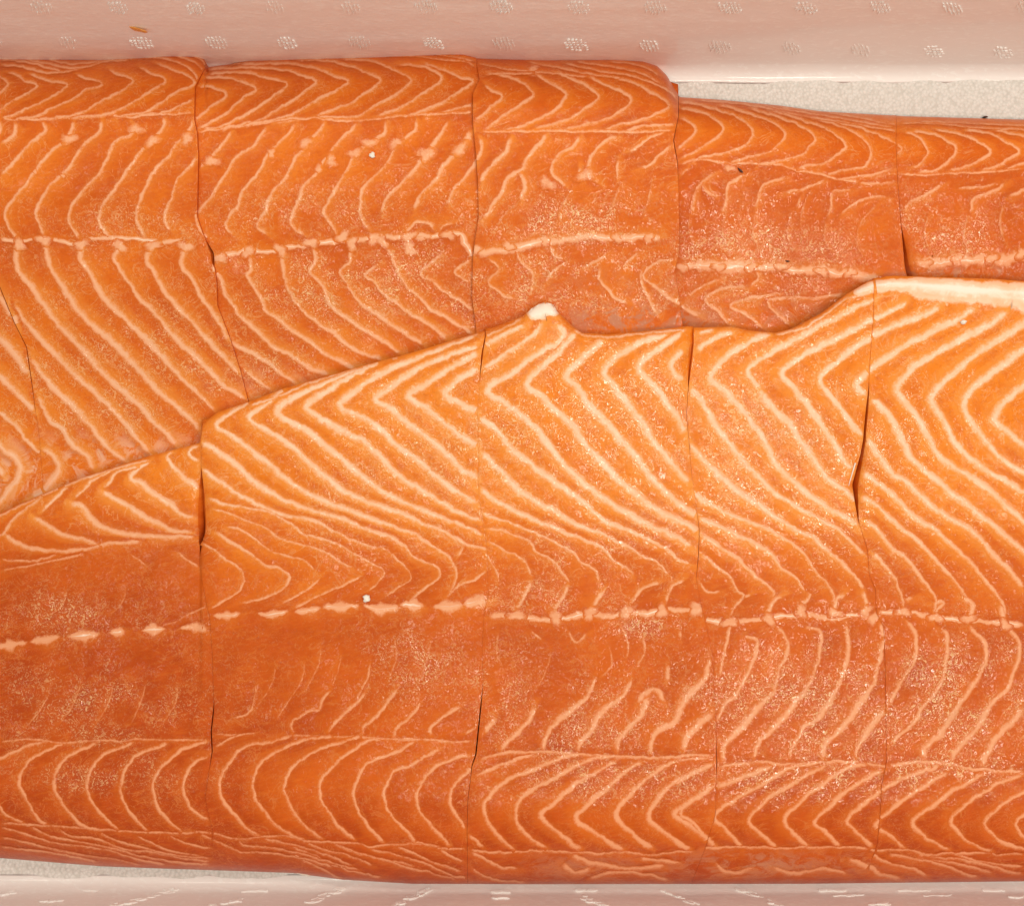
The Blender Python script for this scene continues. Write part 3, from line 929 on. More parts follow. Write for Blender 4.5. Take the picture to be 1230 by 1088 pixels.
# opening of the cuts: (y, half gap left, half gap right)
GAP0 = [(0, .04, .04), (1200, .04, .04)]
GAPS_T = [[(0, .04, .04), (380, .4, .3), (450, .6, .4), (500, .04, .04), (1200, .04, .04)],
          [(0, .04, .04), (285, .04, .04), (302, 3.5, .8), (316, 2.5, .6), (322, .04, .04), (1200, .04, .04)],
          GAP0,
          [(0, .04, .04), (150, .3, .3), (180, .5, .4), (220, .04, .04), (1200, .04, .04)],
          [(0, .04, .04), (200, .15, .1), (270, .2, .2), (300, .4, 3), (330, .6, 6), (1200, .8, 6)]]
GAPS_B = [[(0, .04, .04), (562, .04, .04), (585, 3, 2.2), (605, 5, 3.6), (632, 5, 4.4), (645, 3, 3.5), (655, .04, .04), (840, .04, .04), (858, .6, 1.0), (895, .8, .7), (925, .04, .04), (1200, .04, .04)],
          [(0, .5, .5), (404, .6, .6), (428, 1.2, 1.0), (448, .3, .3), (456, .04, .04), (600, .04, .04), (820, .04, .04), (850, 1.1, .4), (905, 1.3, .4), (930, .2, .2), (1200, .04, .04)],
          [(0, 3.04, .04), (394, 3.04, .04), (420, 4.2, .7), (445, 2.8, .6), (466, .3, .2), (600, .04, .04), (630, .2, .2), (670, .3, .4), (700, .04, .04), (880, .04, .04), (915, .5, .4), (940, .04, .04), (1200, .25, .2)],
          [(0, .04, .04), (455, .04, .04), (490, 1.6, 1.4), (520, 1.8, 1.2), (545, 1.2, 2.6), (580, 3.5, 3.5), (605, 2, 2), (630, .04, .04), (1200, .04, .04)]]
def cutx(c, y): return np.interp(y, c[0], c[1])
def gapw(g, y, side):
    a = np.array(g, float); return np.interp(y, a[:, 0], a[:, 1 + side])

# ---------------------------------------------------------------- heights (metres)
SCALE_T = [0.97, 1.02, 1.0, 1.04, 0.80, 0.77]
def top_height(px, py, scale):
    T = np.interp(px, TOPX, TOPY)
    r = np.clip((py - T) / 62.0, 0, 1)
    r = np.sqrt(np.maximum(0, 1 - (1 - r) ** 2))
    zc = np.interp(py, [40, 130, 230, 330, 450, 600, 800], [.0262, .028, .029, .025, .0175, .0105, .005])
    return 0.0022 + (zc * scale - 0.0022) * r
_xs = np.arange(-330, 1561, 10.0)
def _edge_curve():
    sc = np.interp(_xs, [0, 240, 570, 800, 850, 1230], [1.0, 1.0, 1.0, 1.02, .82, .78])
    z = top_height(_xs, np.interp(_xs, UPX, UPY), sc) + 0.0080
    k = np.ones(9) / 9
    zp = np.concatenate([np.full(4, z[0]), z, np.full(4, z[-1])])
    return np.maximum(np.convolve(zp, k, 'valid'), z - 0.001)
EDGEZ = _edge_curve()
def bot_height(px, py):
    U = np.interp(px, UPX, UPY); B = np.interp(px, BOTX, BOTY)
    ze = np.interp(px, _xs, EDGEZ)
    e = py - U
    z = ze + (0.0345 - ze) * sstep(e / 330.0)
    q = np.clip(e / 11.0, 0, 1)
    z = z - 0.0030 * (1 - np.sqrt(np.maximum(0, 1 - (1 - q) ** 2)))
    b = np.clip((B - py) / 100.0, 0, 1)
    return 0.0024 + (z - 0.0024) * np.sqrt(np.maximum(0, 1 - (1 - b) ** 2))
SC_SMOOTH = ([-300, 240, 570, 800, 850, 1230], [1.02, 1.02, 1.02, 1.05, .86, .82])

# ---------------------------------------------------------------- read the traced lines
def parse():
    out = []; row = None; ox = oy = 0
    for ln in FAT.strip().splitlines():
        if ln.startswith('@'):
            row = ln[1]; ox, oy = map(float, ln[3:].split(','))
            continue
        head, pts = ln.split('|')
        kind = 'fat_line'
        if head[0] == 'S': kind = 'fat_seam'; head = head[2:]
        elif head[0] == 'N': kind = 'fat_spot'; head = head[2:]
        P = [tuple(map(float, q.split(','))) for q in pts.split()]
        P = [(ox + x / 4.1, oy + y / 4.1) for x, y in P]
        if kind == 'fat_spot':
            for q in P: out.append((row, kind, [float(head) / 4.1], np.array([q])))
        else:
            out.append((row, kind, [float(v) for v in head.split(',')], np.array(P)))
    # broad pale belly fat along the edge of the near fillet, and its white tip
    src = [('b', 'fat_cap', [5, 15, 19, 22, 22, 22], [(1024, 352), (1046, 344), (1075, 341), (1110, 343), (1150, 346), (1190, 349), (1240, 352), (1400, 356)]),
           ('b', 'fat_tip', [6, 13, 14, 12, 5], [(633, 379), (645, 371), (655, 367), (664, 371), (670, 379)])]
    for r_, k_, w_, p_ in src: out.append((r_, k_, w_, np.array(p_, float)))
    # the same bands run on beyond the frame
    more = []
    for r_, k_, w_, p_ in out:
        x0, x1 = p_[:, 0].min(), p_[:, 0].max()
        if k_ in ('fat_cap', 'fat_tip'): continue
        if x1 < 250 and x0 < 150:
            q = p_.copy(); q[:, 0] -= 160
            if r_ == 'b': q[:, 1] += 45 * np.clip((700 - q[:, 1]) / 100, 0, 1)
            if r_ == 't' and q[:, 1].min() > 290: q = p_ + np.array([-110., 8.])
            if q[:, 0].max() < 3: more.append((r_, k_, w_, q))
        if x0 > 1090 and x1 < 1320:
            q = p_.copy(); q[:, 0] += 150
            if q[:, 0].min() > 1225: more.append((r_, k_, w_, q))
    return out + more
LINES = parse()

def resample(P, step, wig=0.0, seed=0):
    """smooth curve through the traced points, evenly stepped, with a slight hand of nature"""
    if len(P) == 2: P = np.array([P[0], (P[0] + P[1]) / 2, P[1]])
    Q = np.vstack([2 * P[0] - P[1], P, 2 * P[-1] - P[-2]])
    pts = []
    for i in range(len(P) - 1):
        p0, p1, p2, p3 = Q[i], Q[i + 1], Q[i + 2], Q[i + 3]
        t = np.linspace(0, 1, 12, endpoint=False)[:, None]
        pts.append(0.5 * ((2 * p1) + (-p0 + p2) * t + (2 * p0 - 5 * p1 + 4 * p2 - p3) * t ** 2 + (-p0 + 3 * p1 - 3 * p2 + p3) * t ** 3))
    pts = np.vstack(pts + [P[-1:]])
    d = np.concatenate([[0], np.cumsum(np.hypot(*np.diff(pts, axis=0).T))])
    n = max(3, int(round(d[-1] / step)) + 1)
    s = np.linspace(0, d[-1], n)
    R = np.stack([np.interp(s, d, pts[:, 0]), np.interp(s, d, pts[:, 1])], 1)
    if wig:
        g = np.gradient(R, axis=0); g /= np.maximum(1e-6, np.hypot(g[:, 0], g[:, 1]))[:, None]
        o = (vnoise(s, s * 0 + seed * 13.7, 11, 21) - .5) * 2.2 + (vnoise(s, s * 0 + seed * 7.1, 4.5, 22) - .5) * 1.9
        R = R + np.stack([-g[:, 1], g[:, 0]], 1) * (o * wig)[:, None]
    return R, s

# distance to the nearest fat line, its side and width, on a 1 px raster for each fillet
RX0, RY0, RW, RH = -340, 30, 1920, 1060
class Raster:
    def __init__(s):
        s.D = np.full((RH, RW), 30.0, np.float32); s.G = np.zeros((RH, RW), np.float32); s.W = np.zeros((RH, RW), np.float32)
RAST = {'t': Raster(), 'b': Raster()}
CURVES = []
for i, (row, kind, w, P) in enumerate(LINES):
    if kind == 'fat_spot':
        CURVES.append((row, kind, w, P, None)); continue
    wig = {'fat_line': 1.0, 'fat_seam': 1.2, 'fat_cap': 0.6, 'fat_tip': 0.3}[kind] * (0.55 if w[0] < 2.7 else 1)
    R, s = resample(P, 3.0, wig, i)
    CURVES.append((row, kind, w, R, s))
    ra = RAST[row]; step = 1 if len(R) < 8 else 2
    Q = R[::step]
    if (len(R) - 1) % step: Q = np.vstack([Q, R[-1:]])
    wi = np.interp(np.linspace(0, 1, len(Q)), np.linspace(0, 1, len(w)), w) if len(w) > 1 else np.full(len(Q), w[0])
    for k in range(len(Q) - 1):
        (xa, ya), (xb, yb) = Q[k], Q[k + 1]
        x0 = int(min(xa, xb)) - 16 - RX0; x1 = int(max(xa, xb)) + 17 - RX0
        y0 = int(min(ya, yb)) - 16 - RY0; y1 = int(max(ya, yb)) + 17 - RY0
        x0, y0 = max(0, x0), max(0, y0); x1, y1 = min(RW, x1), min(RH, y1)
        if x1 <= x0 or y1 <= y0: continue
        X = np.arange(x0, x1, dtype=np.float32)[None, :] + (RX0 - xa); Y = np.arange(y0, y1, dtype=np.float32)[:, None] + (RY0 - ya)
        dx, dy = xb - xa, yb - ya; L2 = dx * dx + dy * dy + 1e-9
        t = np.clip((X * dx + Y * dy) / L2, 0, 1)
        ex, ey = X - t * dx, Y - t * dy
        d = np.sqrt(ex * ex + ey * ey)
        m = d < ra.D[y0:y1, x0:x1]
        ra.D[y0:y1, x0:x1][m] = d[m]
        ra.G[y0:y1, x0:x1][m] = np.sign(dx * Y - dy * X + 0 * d)[m]
        ra.W[y0:y1, x0:x1][m] = wi[k]

def samp(A, px, py):
    u = np.clip(px - RX0, 0, RW - 1.001); v = np.clip(py - RY0, 0, RH - 1.001)
    i = u.astype(int); j = v.astype(int); fu = u - i; fv = v - j
    return (A[j, i] * (1 - fu) + A[j, i + 1] * fu) * (1 - fv) + (A[j + 1, i] * (1 - fu) + A[j + 1, i + 1] * fu) * fv

for rk_, r_ in RAST.items():
    sd = r_.D * r_.G
    bul = 1 - np.exp(-(r_.D / 8.0) ** 2)
    r_.R = (0.00009 * bul + 0.00006 * np.tanh(sd / 1.4) * np.exp(-r_.D / 6.0)) * np.clip(r_.W / 5.0, 0.35, 1.2)
    r_.R = (r_.R + np.roll(r_.R, 1, 0) + np.roll(r_.R, 1, 1) + np.roll(np.roll(r_.R, 1, 0), 1, 1)) / 4
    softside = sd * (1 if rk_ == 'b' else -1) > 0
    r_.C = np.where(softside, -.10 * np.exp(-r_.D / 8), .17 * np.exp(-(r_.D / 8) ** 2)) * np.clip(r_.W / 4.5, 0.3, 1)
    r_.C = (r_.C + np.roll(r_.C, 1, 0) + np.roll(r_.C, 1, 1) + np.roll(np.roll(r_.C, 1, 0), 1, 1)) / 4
    r_.Hh = np.where(softside, np.exp(-(r_.D / (3 + r_.W * 1.15)) ** 2), np.exp(-(r_.D / (1 + r_.W * .5)) ** 2)) * np.clip(r_.W / 6.5, 0.3, 1)

GRAIN = {'t': [(690, 265, 95, 26, 1.1), (900, 300, 110, 26, 1), (1140, 280, 60, 36, .8), (430, 345, 150, 55, .8), (680, 340, 120, 34, 1), (130, 430, 180, 100, .5),
               (150, 275, 130, 34, .45), (400, 255, 130, 34, .6), (110, 500, 110, 36, .75), (900, 350, 90, 28, .7), (230, 450, 70, 40, .6), (330, 440, 60, 30, .7), (520, 375, 60, 26, .8)],
         'b': [(560, 545, 200, 80, .65), (700, 500, 150, 100, .6), (900, 530, 150, 110, .75), (980, 600, 60, 50, .6), (700, 640, 120, 60, .5), (700, 870, 110, 40, .85), (960, 850, 130, 70, .9),
               (1150, 850, 110, 70, 1.1), (720, 935, 140, 22, .85), (960, 935, 130, 24, 1.0), (1130, 925, 110, 24, 1.0), (110, 850, 130, 46, .6), (80, 735, 80, 26, .7),
               (120, 930, 130, 26, .5), (505, 795, 60, 36, .7), (660, 715, 90, 20, .6), (780, 752, 60, 16, .8), (1100, 460, 150, 120, .12), (420, 640, 60, 30, .4), (1080, 630, 90, 60, .15), (600, 840, 40, 50, .6)]}
MEMB = {'t': [(765, 384, 100, 17, 1.6), (930, 378, 80, 22, .7), (1160, 328, 90, 8, 1.3), (330, 460, 60, 22, .5), (150, 545, 130, 22, 1.3), (30, 570, 110, 38, 1.3), (740, 345, 110, 26, .35), (660, 82, 30, 8, .5)],
        'b': [(700, 1042, 80, 18, .9), (900, 1038, 110, 18, 1.2), (1020, 1035, 50, 14, .8), (620, 1045, 40, 10, .4), (800, 1050, 100, 10, .5)]}
def blobs(lst, px, py):
    o = np.zeros_like(px)
    for cx, cy, rx, ry, a in lst: o = np.maximum(o, a * np.exp(-((px - cx) / rx) ** 2 - ((py - cy) / ry) ** 2))
    return o
def attrs(row, px, py):
    ra = RAST[row]
    halo = samp(ra.Hh, px, py)
    patch = np.clip((vnoise(px, py, 26, 31) * .6 + vnoise(px, py, 11, 32) * .5 - .22) * 2.0, 0.1, 1.3)
    grain = np.clip(blobs(GRAIN[row], px, py) * patch * 1.05 + 0.12 * patch, 0, 1.2)
    memb = np.clip(blobs(MEMB[row], px, py), 0, 1.3)
    if row == 't':
        tint = np.interp(py, [60, 140, 170, 300, 330, 600], [.50, .44, .36, .48, .44, .26])
        tint = tint + .12 * sstep((px - 700) / 300) * sstep((py - 150) / 60)
    else:
        U = np.interp(px, UPX, UPY)
        tint = np.interp(py, [330, 480, 600, 690, 760, 880, 930, 1000, 1060], [-.10, -.05, .14, .44, .68, .70, .70, .84, 1.0])  # belly to back pigment; shade of the near flank is painted in too
        tint = tint + .18 * sstep((420 - px) / 300) * sstep((py - 600) / 80) + .10 * sstep((260 - px) / 40)  # painted shade: light falloff to the lower left put into the tint
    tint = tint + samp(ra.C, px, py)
    return np.stack([halo, grain, memb, tint], -1)

# ---------------------------------------------------------------- the salmon portions
PORT_T = [dict(lab="salmon belly end with broad pale stripes, cut off along a slanted slit"),
          dict(lab="salmon portion with the boldest long white belly stripes, beside the far pink wall"),
          dict(lab="salmon portion with white fat scraps above a looped fat seam, beside the far wall"),
          dict(lab="raised salmon portion with a rounded top corner and frosty grain above its seam"),
          dict(lab="narrow low salmon portion with a brown scrap on it, next to the raised portion"),
          dict(lab="narrow low salmon portion behind the cream belly fat, an open slit at its side")]
PORT_B = [dict(lab="dark salmon tail portion with a beaded fat seam, beside the open red slit"),
          dict(lab="salmon portion with a square white crumb resting on its beaded seam"),
          dict(lab="salmon portion with a pointed white fat tip on its belly edge"),
          dict(lab="salmon portion with a clear bone sliver showing in its gaping side cut"),
          dict(lab="salmon portion with a broad cream fat cap along its belly edge")]
TILT = {'t': [(0, 0), (.0004, .000003), (-.0004, 0), (.0004, .0000015), (0, 0), (-.0004, 0)],
        'b': [(-.0006, 0), (0, 0), (.0003, .000001), (0, 0), (.0003, 0)]}

def bounds(row, i, y, side):
    cuts, gaps = (CUTS_T, GAPS_T) if row == 't' else (CUTS_B, GAPS_B)
    n = len(cuts)
    if side == 0:
        return np.full_like(y, -285.0) if i == 0 else cutx(cuts[i - 1], y) + gapw(gaps[i - 1], y, 1)
    return np.full_like(y, 1515.0) if i == n else cutx(cuts[i], y) - gapw(gaps[i], y, 0)

def surf(row, i, px, py):
    """height of the cut face of a portion"""
    a, b = TILT[row][i]
    z = top_height(px, py, SCALE_T[i]) if row == 't' else bot_height(px, py)
    xl = bounds(row, i, py, 0); xr = bounds(row, i, py, 1)
    dl = np.maximum(0, px - xl); dr = np.maximum(0, xr - px)
    if row == 't':
        T = np.interp(px, TOPX, TOPY); m = sstep((py - T) / 40)
    else:
        m = sstep((py - np.interp(px, UPX, UPY)) / 10) * sstep((np.interp(px, BOTX, BOTY) - py) / 60)
    z = z + m * (a + b * (px - (xl + xr) / 2))
    cuts, gaps = (CUTS_T, GAPS_T) if row == 't' else (CUTS_B, GAPS_B)
    gl = 0 if i == 0 else np.clip(gapw(gaps[i - 1], py, 1) - .45, 0, 2.5)
    gr = 0 if i == len(cuts) else np.clip(gapw(gaps[i], py, 0) - .45, 0, 2.5)
    z = z - m * 0.00008 * (np.exp(-dl / 1.6) + np.exp(-dr / 1.6)) - m * 0.0005 * (gl * np.exp(-dl / 5) + gr * np.exp(-dr / 5))
    z = z + m * (0.0010 * (vnoise(px, py, 70, 41) - .5) + 0.0004 * (vnoise(px, py, 24, 42) - .5) + 0.00010 * (vnoise(px, py, 8, 43) - .5))
    return z + samp(RAST[row].R, px, py) * (0.3 + 0.7 * m)

def under(row, px, py):
    if row == 't': return np.full_like(px, 0.0013)
    U = np.interp(px, UPX, UPY)
    sc = np.interp(px, *SC_SMOOTH)
    zt = top_height(px, py, sc) + 0.0014
    return np.where(py < U + 95, zt, 0.0013 + (zt - 0.0013) * (1 - sstep((py - U - 95) / 30)))

def build_portion(row, i, info):
    T = (lambda x: np.interp(x, TOPX, TOPY)) if row == 't' else (lambda x: np.interp(x, UPX, UPY))
    B = (lambda x: np.interp(x, UPX, UPY) + 85) if row == 't' else (lambda x: np.interp(x, BOTX, BOTY))
    ym = np.array([400.0 if row == 't' else 700.0])
    wdt = float(bounds(row, i, ym, 1)[0] - bounds(row, i, ym, 0)[0])
    nu = int(max(30, min(330, wdt / 1.9))); nv = 270 if row == 't' else 310
    u = np.linspace(0, 1, nu)[:, None] + np.zeros((1, nv))
    v = np.linspace(0, 1, nv); v = (v + 0.0 * v)[None, :] + np.zeros((nu, 1))
    x = np.full((nu, nv), float(np.mean(bounds(row, i, ym, 0) + bounds(row, i, ym, 1)) / 2)); y = 0 * x
    for _ in range(14):
        y = T(x) + (B(x) - T(x)) * v
        xn = bounds(row, i, y, 0) + (bounds(row, i, y, 1) - bounds(row, i, y, 0)) * u
        x = 0.5 * x + 0.5 * xn if _ < 10 else xn
    y = T(x) + (B(x) - T(x)) * v
    z = surf(row, i, x, y)
    wx, wy = unproject(x, y, z)
    V = np.stack([wx, wy, z], -1).reshape(-1, 3)
    idx = np.arange(nu * nv).reshape(nu, nv)
    F = np.stack([idx[:-1, :-1], idx[:-1, 1:], idx[1:, 1:], idx[1:, :-1]], -1).reshape(-1, 4)
    ring = np.concatenate([idx[:, 0], idx[-1, 1:], idx[::-1, -1][1:], idx[0, ::-1][1:-1]])
    rx, ry, rz = x.ravel()[ring], y.ravel()[ring], z.ravel()[ring]
    zu = np.minimum(under(row, rx, ry), rz - 0.0004)
    att = attrs(row, x.ravel(), y.ravel())
    m = len(ring)
    V2 = [V]; A2 = [att]; prev = ring; F2 = [F]; n0 = len(V)
    ra = att[ring].copy(); ra[:, 0] *= .3; ra[:, 1] = .05; ra[:, 3] += .25
    c_l = rx * 0 - 1e9 if i == 0 else cutx((CUTS_T if row == 't' else CUTS_B)[i - 1], ry) + .02
    ncut = len(CUTS_T if row == 't' else CUTS_B)
    c_r = rx * 0 + 1e9 if i == ncut else cutx((CUTS_T if row == 't' else CUTS_B)[i], ry) - .02
    closing = np.where(np.abs(rx - c_l) < 9, c_l - rx, np.where(np.abs(rx - c_r) < 9, c_r - rx, 0.0)) * S
    for lv in range(0, 8):
        f = lv / 7
        zz = rz + (zu - rz) * f
        P = V[ring].copy(); P[:, 2] = zz; P[:, 0] += closing * min(1.0, f * 9.0)
        V2.append(P); A2.append(ra)
        cur = np.arange(n0, n0 + m); n0 += m
        if lv: F2.append(np.stack([prev, np.roll(prev, -1), np.roll(cur, -1), cur], -1))
        prev = cur
    Vall = np.vstack(V2); Aall = np.vstack(A2)
    # base of the thing
    cx, cy = Vall[:, 0].mean(), Vall[:, 1].mean()
    base = (cx, cy, 0.0)
    t = thing("salmon_portion", info['lab'], "salmon", base, "cut salmon fillet portions lying in the box")
    flesh = mesh_obj("flesh", Vall - np.array(base), np.vstack(F2)[:, ::-1], M_SALMON, t,
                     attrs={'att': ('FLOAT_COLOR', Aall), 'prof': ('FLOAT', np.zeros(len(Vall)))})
    # skin: a thin dark sheet under the flesh, just proud of its rim
    px_, py_ = V[ring][:, 0], V[ring][:, 1]
    grow = 0.0002
    nrm = np.stack([np.roll(py_, -1) - np.roll(py_, 1), np.roll(px_, 1) - np.roll(px_, -1)], 1)
    nrm /= np.maximum(1e-9, np.hypot(nrm[:, 0], nrm[:, 1]))[:, None]
    if row == 't' or True:
        side = (np.abs(nrm[:, 1]) > 0.8) & ((rx < 400) | (row == 't')) & ((ry > 1000) | (ry < np.interp(rx, TOPX, TOPY) + 3))
        g = np.where(side, grow * 0.9, -grow)[:, None]
        sgn = 1.0 if np.sum((np.stack([px_, py_], 1) - [cx, cy]) * nrm) > 0 else -1.0
        O = np.stack([px_, py_], 1) + nrm * g * sgn
        a = np.column_stack([O, zu + 0.0002]); b = np.column_stack([O, zu - 0.0008])
        k = slice(None, None, 2)
        a, b = a[k], b[k]; mm = len(a)
        SV = np.vstack([a, b])
        SF = [(int(q), int((q + 1) % mm), int((q + 1) % mm + mm), int(q + mm)) for q in range(mm)]
        SF += [tuple(range(mm))[::-1], tuple(range(mm, 2 * mm))]
        mesh_obj("skin", SV - np.array(base), SF, M_SKIN, t, smooth=False)
    return t, np.array(base)

PORTS = {}
for row, lst in (('t', PORT_T), ('b', PORT_B)):
    for i, info in enumerate(lst): PORTS[row, i] = build_portion(row, i, info)

# ---------------------------------------------------------------- fat lines, seams and spots as raised strips on the flesh
ACR = np.array([-1, -.72, -.45, -.2, 0, .2, .45, .72, 1])
def portion_of(row, x, y):
    cuts = CUTS_T if row == 't' else CUTS_B
    n = np.zeros(len(x), int)
    for c in cuts: n += (x > cutx(c, y)).astype(int)
    return n
def inside(row, x, y, pad=0.6):
    ok = (x > -283) & (x < 1513)
    if row == 't':
        return ok & (y > np.interp(x, TOPX, TOPY) + pad) & (y < np.interp(x, UPX, UPY) + 60)
    return ok & (y > np.interp(x, UPX, UPY) + pad) & (y < np.interp(x, BOTX, BOTY) - pad)

def strip(row, i, kind, R, s, hw, f0, f1, seed):
    t, base = PORTS[row, i]
    n = len(R)
    g = np.gradient(R, axis=0); g /= np.maximum(1e-6, np.hypot(g[:, 0], g[:, 1]))[:, None]
    nr = np.stack([-g[:, 1], g[:, 0]], 1)
    mod = 0.62 + 0.76 * (0.6 * vnoise(s, s * 0 + seed * 3.3, 16, 51) + 0.4 * vnoise(s, s * 0 + seed * 5.9, 5, 52))
    if kind == 'fat_seam': mod = 0.25 + 1.6 * (0.5 * vnoise(s, s * 0 + seed * 3.3, 9, 51) + 0.5 * vnoise(s, s * 0 + seed * 5.9, 4, 52))
    hw = hw * mod * (np.interp(hw, [0, 1.5, 2.5, 3.5, 5], [.85, .80, .80, .80, .75]) if kind == 'fat_line' else 1.0)
    if row == 'b' and kind == 'fat_line' and 740 < R[:, 1].mean() < 905 and R[:, 0].mean() > 580: hw = hw * 1.2
    fade = 0.72 + 0.42 * vnoise(s, s * 0 + seed * 9.1, 22, 53)
    soft, crisp = hw * 2.1 + 0.7, hw * 1.25 + 0.5
    if kind == 'fat_seam': soft = crisp = hw * 1.9 + 0.9
    sg = 1 if row == 'b' else -1
    off = np.where(ACR[None, :] * sg > 0, soft[:, None], crisp[:, None]) * ACR[None, :]
    px = R[:, 0:1] + nr[:, 0:1] * off
    py = R[:, 1:2] + nr[:, 1:2] * off
    xl = bounds(row, i, py.ravel(), 0).reshape(px.shape); xr = bounds(row, i, py.ravel(), 1).reshape(px.shape)
    px = np.clip(px, xl + .15, xr - .15)
    if row == 't': py = np.maximum(py, np.interp(px, TOPX, TOPY) + .3)
    else: py = np.clip(py, np.interp(px, UPX, UPY) + .3, np.interp(px, BOTX, BOTY) - .3)
    pr = (1 - np.abs(ACR))[None, :] * np.ones((n, 1))
    L = s[-1] - s[0]
    e = np.ones(n)
    if f0: e *= sstep((s - s[0] + .5) / min(7, L / 2))
    if f1: e *= sstep((s[-1] - s + .5) / min(7, L / 2))
    pr = pr * e[:, None] * ((np.interp(hw * 2, [0, 1.4, 2.2, 4, 6], [.28, .42, .68, .9, 1.0]) if kind == 'fat_line' else np.clip(1.15 + hw * 2 / 11, 0, 1.3)) * fade)[:, None]
    if kind == 'fat_tip': pr = pr + 1.0 * np.minimum(1, pr * 3)
    if kind == 'fat_cap': pr = pr + 0.45 * np.minimum(1, pr * 3)
    lift = 0.00005 + 0.00003 * np.clip(pr, 0, 1) + 0.00003 * ((seed * 37) % 17) / 17
    z = surf(row, i, px.ravel(), py.ravel()).reshape(px.shape)
    zx = surf(row, i, px.ravel() + 1, py.ravel()).reshape(px.shape); zy = surf(row, i, px.ravel(), py.ravel() + 1).reshape(px.shape)
    slope = np.minimum(1.5, np.hypot(zx - z, zy - z) / S)
    z = z + lift * (1 + 1.2 * slope)
    wx, wy = unproject(px, py, z)
    V = np.stack([wx, wy, z], -1).reshape(-1, 3) - base
    na = len(ACR)
    idx = np.arange(n * na).reshape(n, na)
    F = np.stack([idx[:-1, :-1], idx[1:, :-1], idx[1:, 1:], idx[:-1, 1:]], -1).reshape(-1, 4)
    a, b, c = V[F[0, 0]], V[F[0, 1]], V[F[0, 2]]
    if np.cross(b - a, c - a)[2] < 0: F = F[:, ::-1]
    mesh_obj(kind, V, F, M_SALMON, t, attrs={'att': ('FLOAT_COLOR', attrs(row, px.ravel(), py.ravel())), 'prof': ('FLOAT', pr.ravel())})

def spot(row, x, y, r, seed):
    i = int(portion_of(row, np.array([x]), np.array([y]))[0])
    if not inside(row, np.array([x]), np.array([y]), r)[0]: return
    t, base = PORTS[row, i]
    na, nr = 20, 6
    rr = np.random.default_rng(seed)
    lob = 1 + 0.28 * np.sin(np.arange(na) / na * 2 * np.pi * 2 + rr.uniform(0, 6)) + 0.18 * np.sin(np.arange(na) / na * 2 * np.pi * 3 + rr.uniform(0, 6)) + rr.uniform(-.12, .12, na)
    ang = np.arange(na) / na * 2 * np.pi
    px, py, pr = [x], [y], [1.0]
    for k in range(1, nr + 1):
        q = k / nr
        px += list(x + np.cos(ang) * r * 1.7 * q * lob); py += list(y + np.sin(ang) * r * 1.4 * q * lob); pr += [1 - q] * na
    px, py, pr = np.array(px), np.array(py), np.array(pr)
    px = np.clip(px, bounds(row, i, py, 0) + .2, bounds(row, i, py, 1) - .2)
    z = surf(row, i, px, py) + 0.00014 + 0.00008 * sstep(pr * 1.4)
    wx, wy = unproject(px, py, z)
    V = np.stack([wx, wy, z], -1) - base
    F = [(0, 1 + (k + 1) % na, 1 + k) for k in range(na)]
    for q in range(nr - 1):
        o = 1 + q * na
        F += [(o + k, o + (k + 1) % na, o + na + (k + 1) % na, o + na + k) for k in range(na)]
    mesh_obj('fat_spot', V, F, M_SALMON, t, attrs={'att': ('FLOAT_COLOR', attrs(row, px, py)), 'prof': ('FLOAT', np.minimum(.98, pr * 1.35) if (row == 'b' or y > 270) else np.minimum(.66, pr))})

for ci, (row, kind, w, R, s) in enumerate(CURVES):
    if kind == 'fat_spot':
        spot(row, R[0, 0], R[0, 1], w[0], ci); continue
    por = portion_of(row, R[:, 0], R[:, 1]); ok = inside(row, R[:, 0], R[:, 1])
    wi = np.interp(np.linspace(0, 1, len(R)), np.linspace(0, 1, len(w)), w) if len(w) > 1 else np.full(len(R), w[0])
    a = 0
    while a < len(R):
        if not ok[a]: a += 1; continue
        b = a
        while b + 1 < len(R) and ok[b + 1] and por[b + 1] == por[a]: b += 1
        if b - a >= 2:
            strip(row, int(por[a]), kind, R[a:b + 1], s[a:b + 1], wi[a:b + 1] / 2, a == 0, b == len(R) - 1, ci)
        a = b + 1

# ---------------------------------------------------------------- crumbs and scraps
def surface_point(row, px, py):
    i = int(portion_of(row, np.array([px]), np.array([py]))[0])
    z = float(surf(row, i, np.array([float(px)]), np.array([float(py)]))[0])
    x, y = unproject(px, py, z)
    return x, y, z
def pebble(name, label, cat, loc, sx, sy, sz, mat, ang=0.0, seed=1, square=0.0):
    bm = bmesh.new(); bmesh.ops.create_icosphere(bm, subdivisions=3, radius=1)
    rr = random.Random(seed); off = [rr.uniform(0, 9) for _ in range(3)]
    for v in bm.verts:
        c = v.co
        if square:
            m = max(abs(c.x), abs(c.y), abs(c.z)); c = c.lerp(c / m, square)
        k = 1 + .13 * math.sin(3 * c.x + off[0]) + .12 * math.sin(4 * c.y + off[1]) + .08 * math.sin(6 * c.x + 5 * c.y + off[2])
        x, y = c.x * sx * k, c.y * sy * k
        v.co = (x * math.cos(ang) - y * math.sin(ang), x * math.sin(ang) + y * math.cos(ang), c.z * sz * k)
    me = bpy.data.meshes.new(name); bm.to_mesh(me); bm.free()
    for p in me.polygons: p.use_smooth = True
    me.materials.append(mat)
    o = bpy.data.objects.new(name, me); COL.objects.link(o); o.location = loc
    if label: tag(o, label, cat)
    return o
px = S
x, y, z = surface_point('b', 441, 718)
pebble("white_crumb", "square white crumb lying above the beaded fat seam", "crumb", (x, y, z + .0008), 4.6 * px, 3.6 * px, .0011, M_CRUMB, .15, 3, .45)
x, y, z = surface_point('b', 1157, 387)
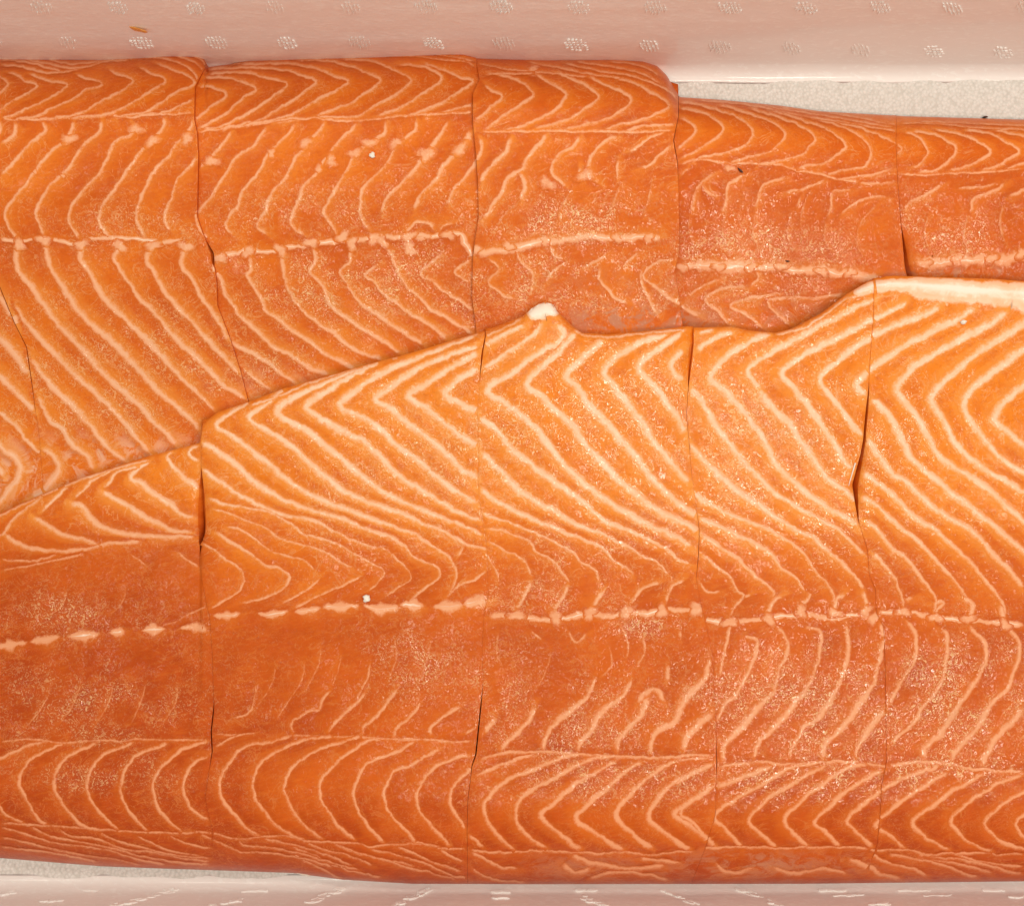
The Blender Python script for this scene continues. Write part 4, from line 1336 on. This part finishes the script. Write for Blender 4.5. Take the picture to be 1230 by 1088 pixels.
pebble("white_grain", "tiny pale grain on the stripes below the cream belly fat", "grain", (x, y, z + .0004), 4.2 * px, 2.6 * px, .0006, M_CRUMB, .2, 4, .2)
x, y, z = surface_point('t', 447, 187)
pebble("fat_flake", "small bright flake of fat on the white-scrapped portion", "fat flake", (x, y, z + .0004), 3 * px, 3.6 * px, .0006, M_CRUMB, .4, 5, .4)
x, y, z = surface_point('t', 889, 205)
pebble("brown_scrap", "short curved brown scrap on the low narrow portion", "scrap", (x, y, z + .0003), 4.6 * px, 1.5 * px, .0005, M_DARK, -.7, 6)
x, y, z = surface_point('t', 946, 314)
pebble("dark_speck", "tiny dark speck just above the white seam of the narrow portion", "speck", (x, y, z + .0002), 2.6 * px, 1.1 * px, .0004, M_DARK, -.1, 7)
x, y = unproject(1184, 140.5, .0012)
pebble("black_bit", "small black bit on the foam floor behind the narrow portion", "bit", (x, y, .0008), 3.6 * px, 1.3 * px, .0008, M_DARK, .1, 8)
x, y, z = wall_point(1, YT_IN, 166, 35, 0.0003)
pebble("orange_scrap", "orange fish scrap stuck to the far pink wall", "scrap", (x, y, z), 10 * px, 1.2 * px, .0022, M_SCRAP, -.25, 9)
# white torn bit of skin under the near edge, and the bone sliver in the gaping cut
t, base = PORTS['b', 1]
wx_, wy_ = unproject(362, 1047, .0035)
o = pebble("skin_flake", None, None, (wx_ - base[0], wy_ - base[1], .0035), 11 * px, 3.4 * px, .0009, M_CRUMB, -.25, 10); o.parent = t
t, base = PORTS['b', 3]
xa, ya, za = surface_point('b', 1027, 556); xb, yb, zb = surface_point('b', 1019, 585)
bm = bmesh.new(); bmesh.ops.create_cone(bm, segments=8, radius1=.00028, radius2=.00012, depth=math.dist((xa, ya), (xb, yb)), cap_ends=True)
me = bpy.data.meshes.new("bone_sliver"); bm.to_mesh(me); bm.free(); me.materials.append(M_BONE)
o = bpy.data.objects.new("bone_sliver", me); COL.objects.link(o); o.parent = t
o.location = ((xa + xb) / 2 - base[0], (ya + yb) / 2 - base[1], (za + zb) / 2 + .0001)
o.rotation_euler = (math.pi / 2, 0, math.atan2(yb - ya, xb - xa) + math.pi / 2)
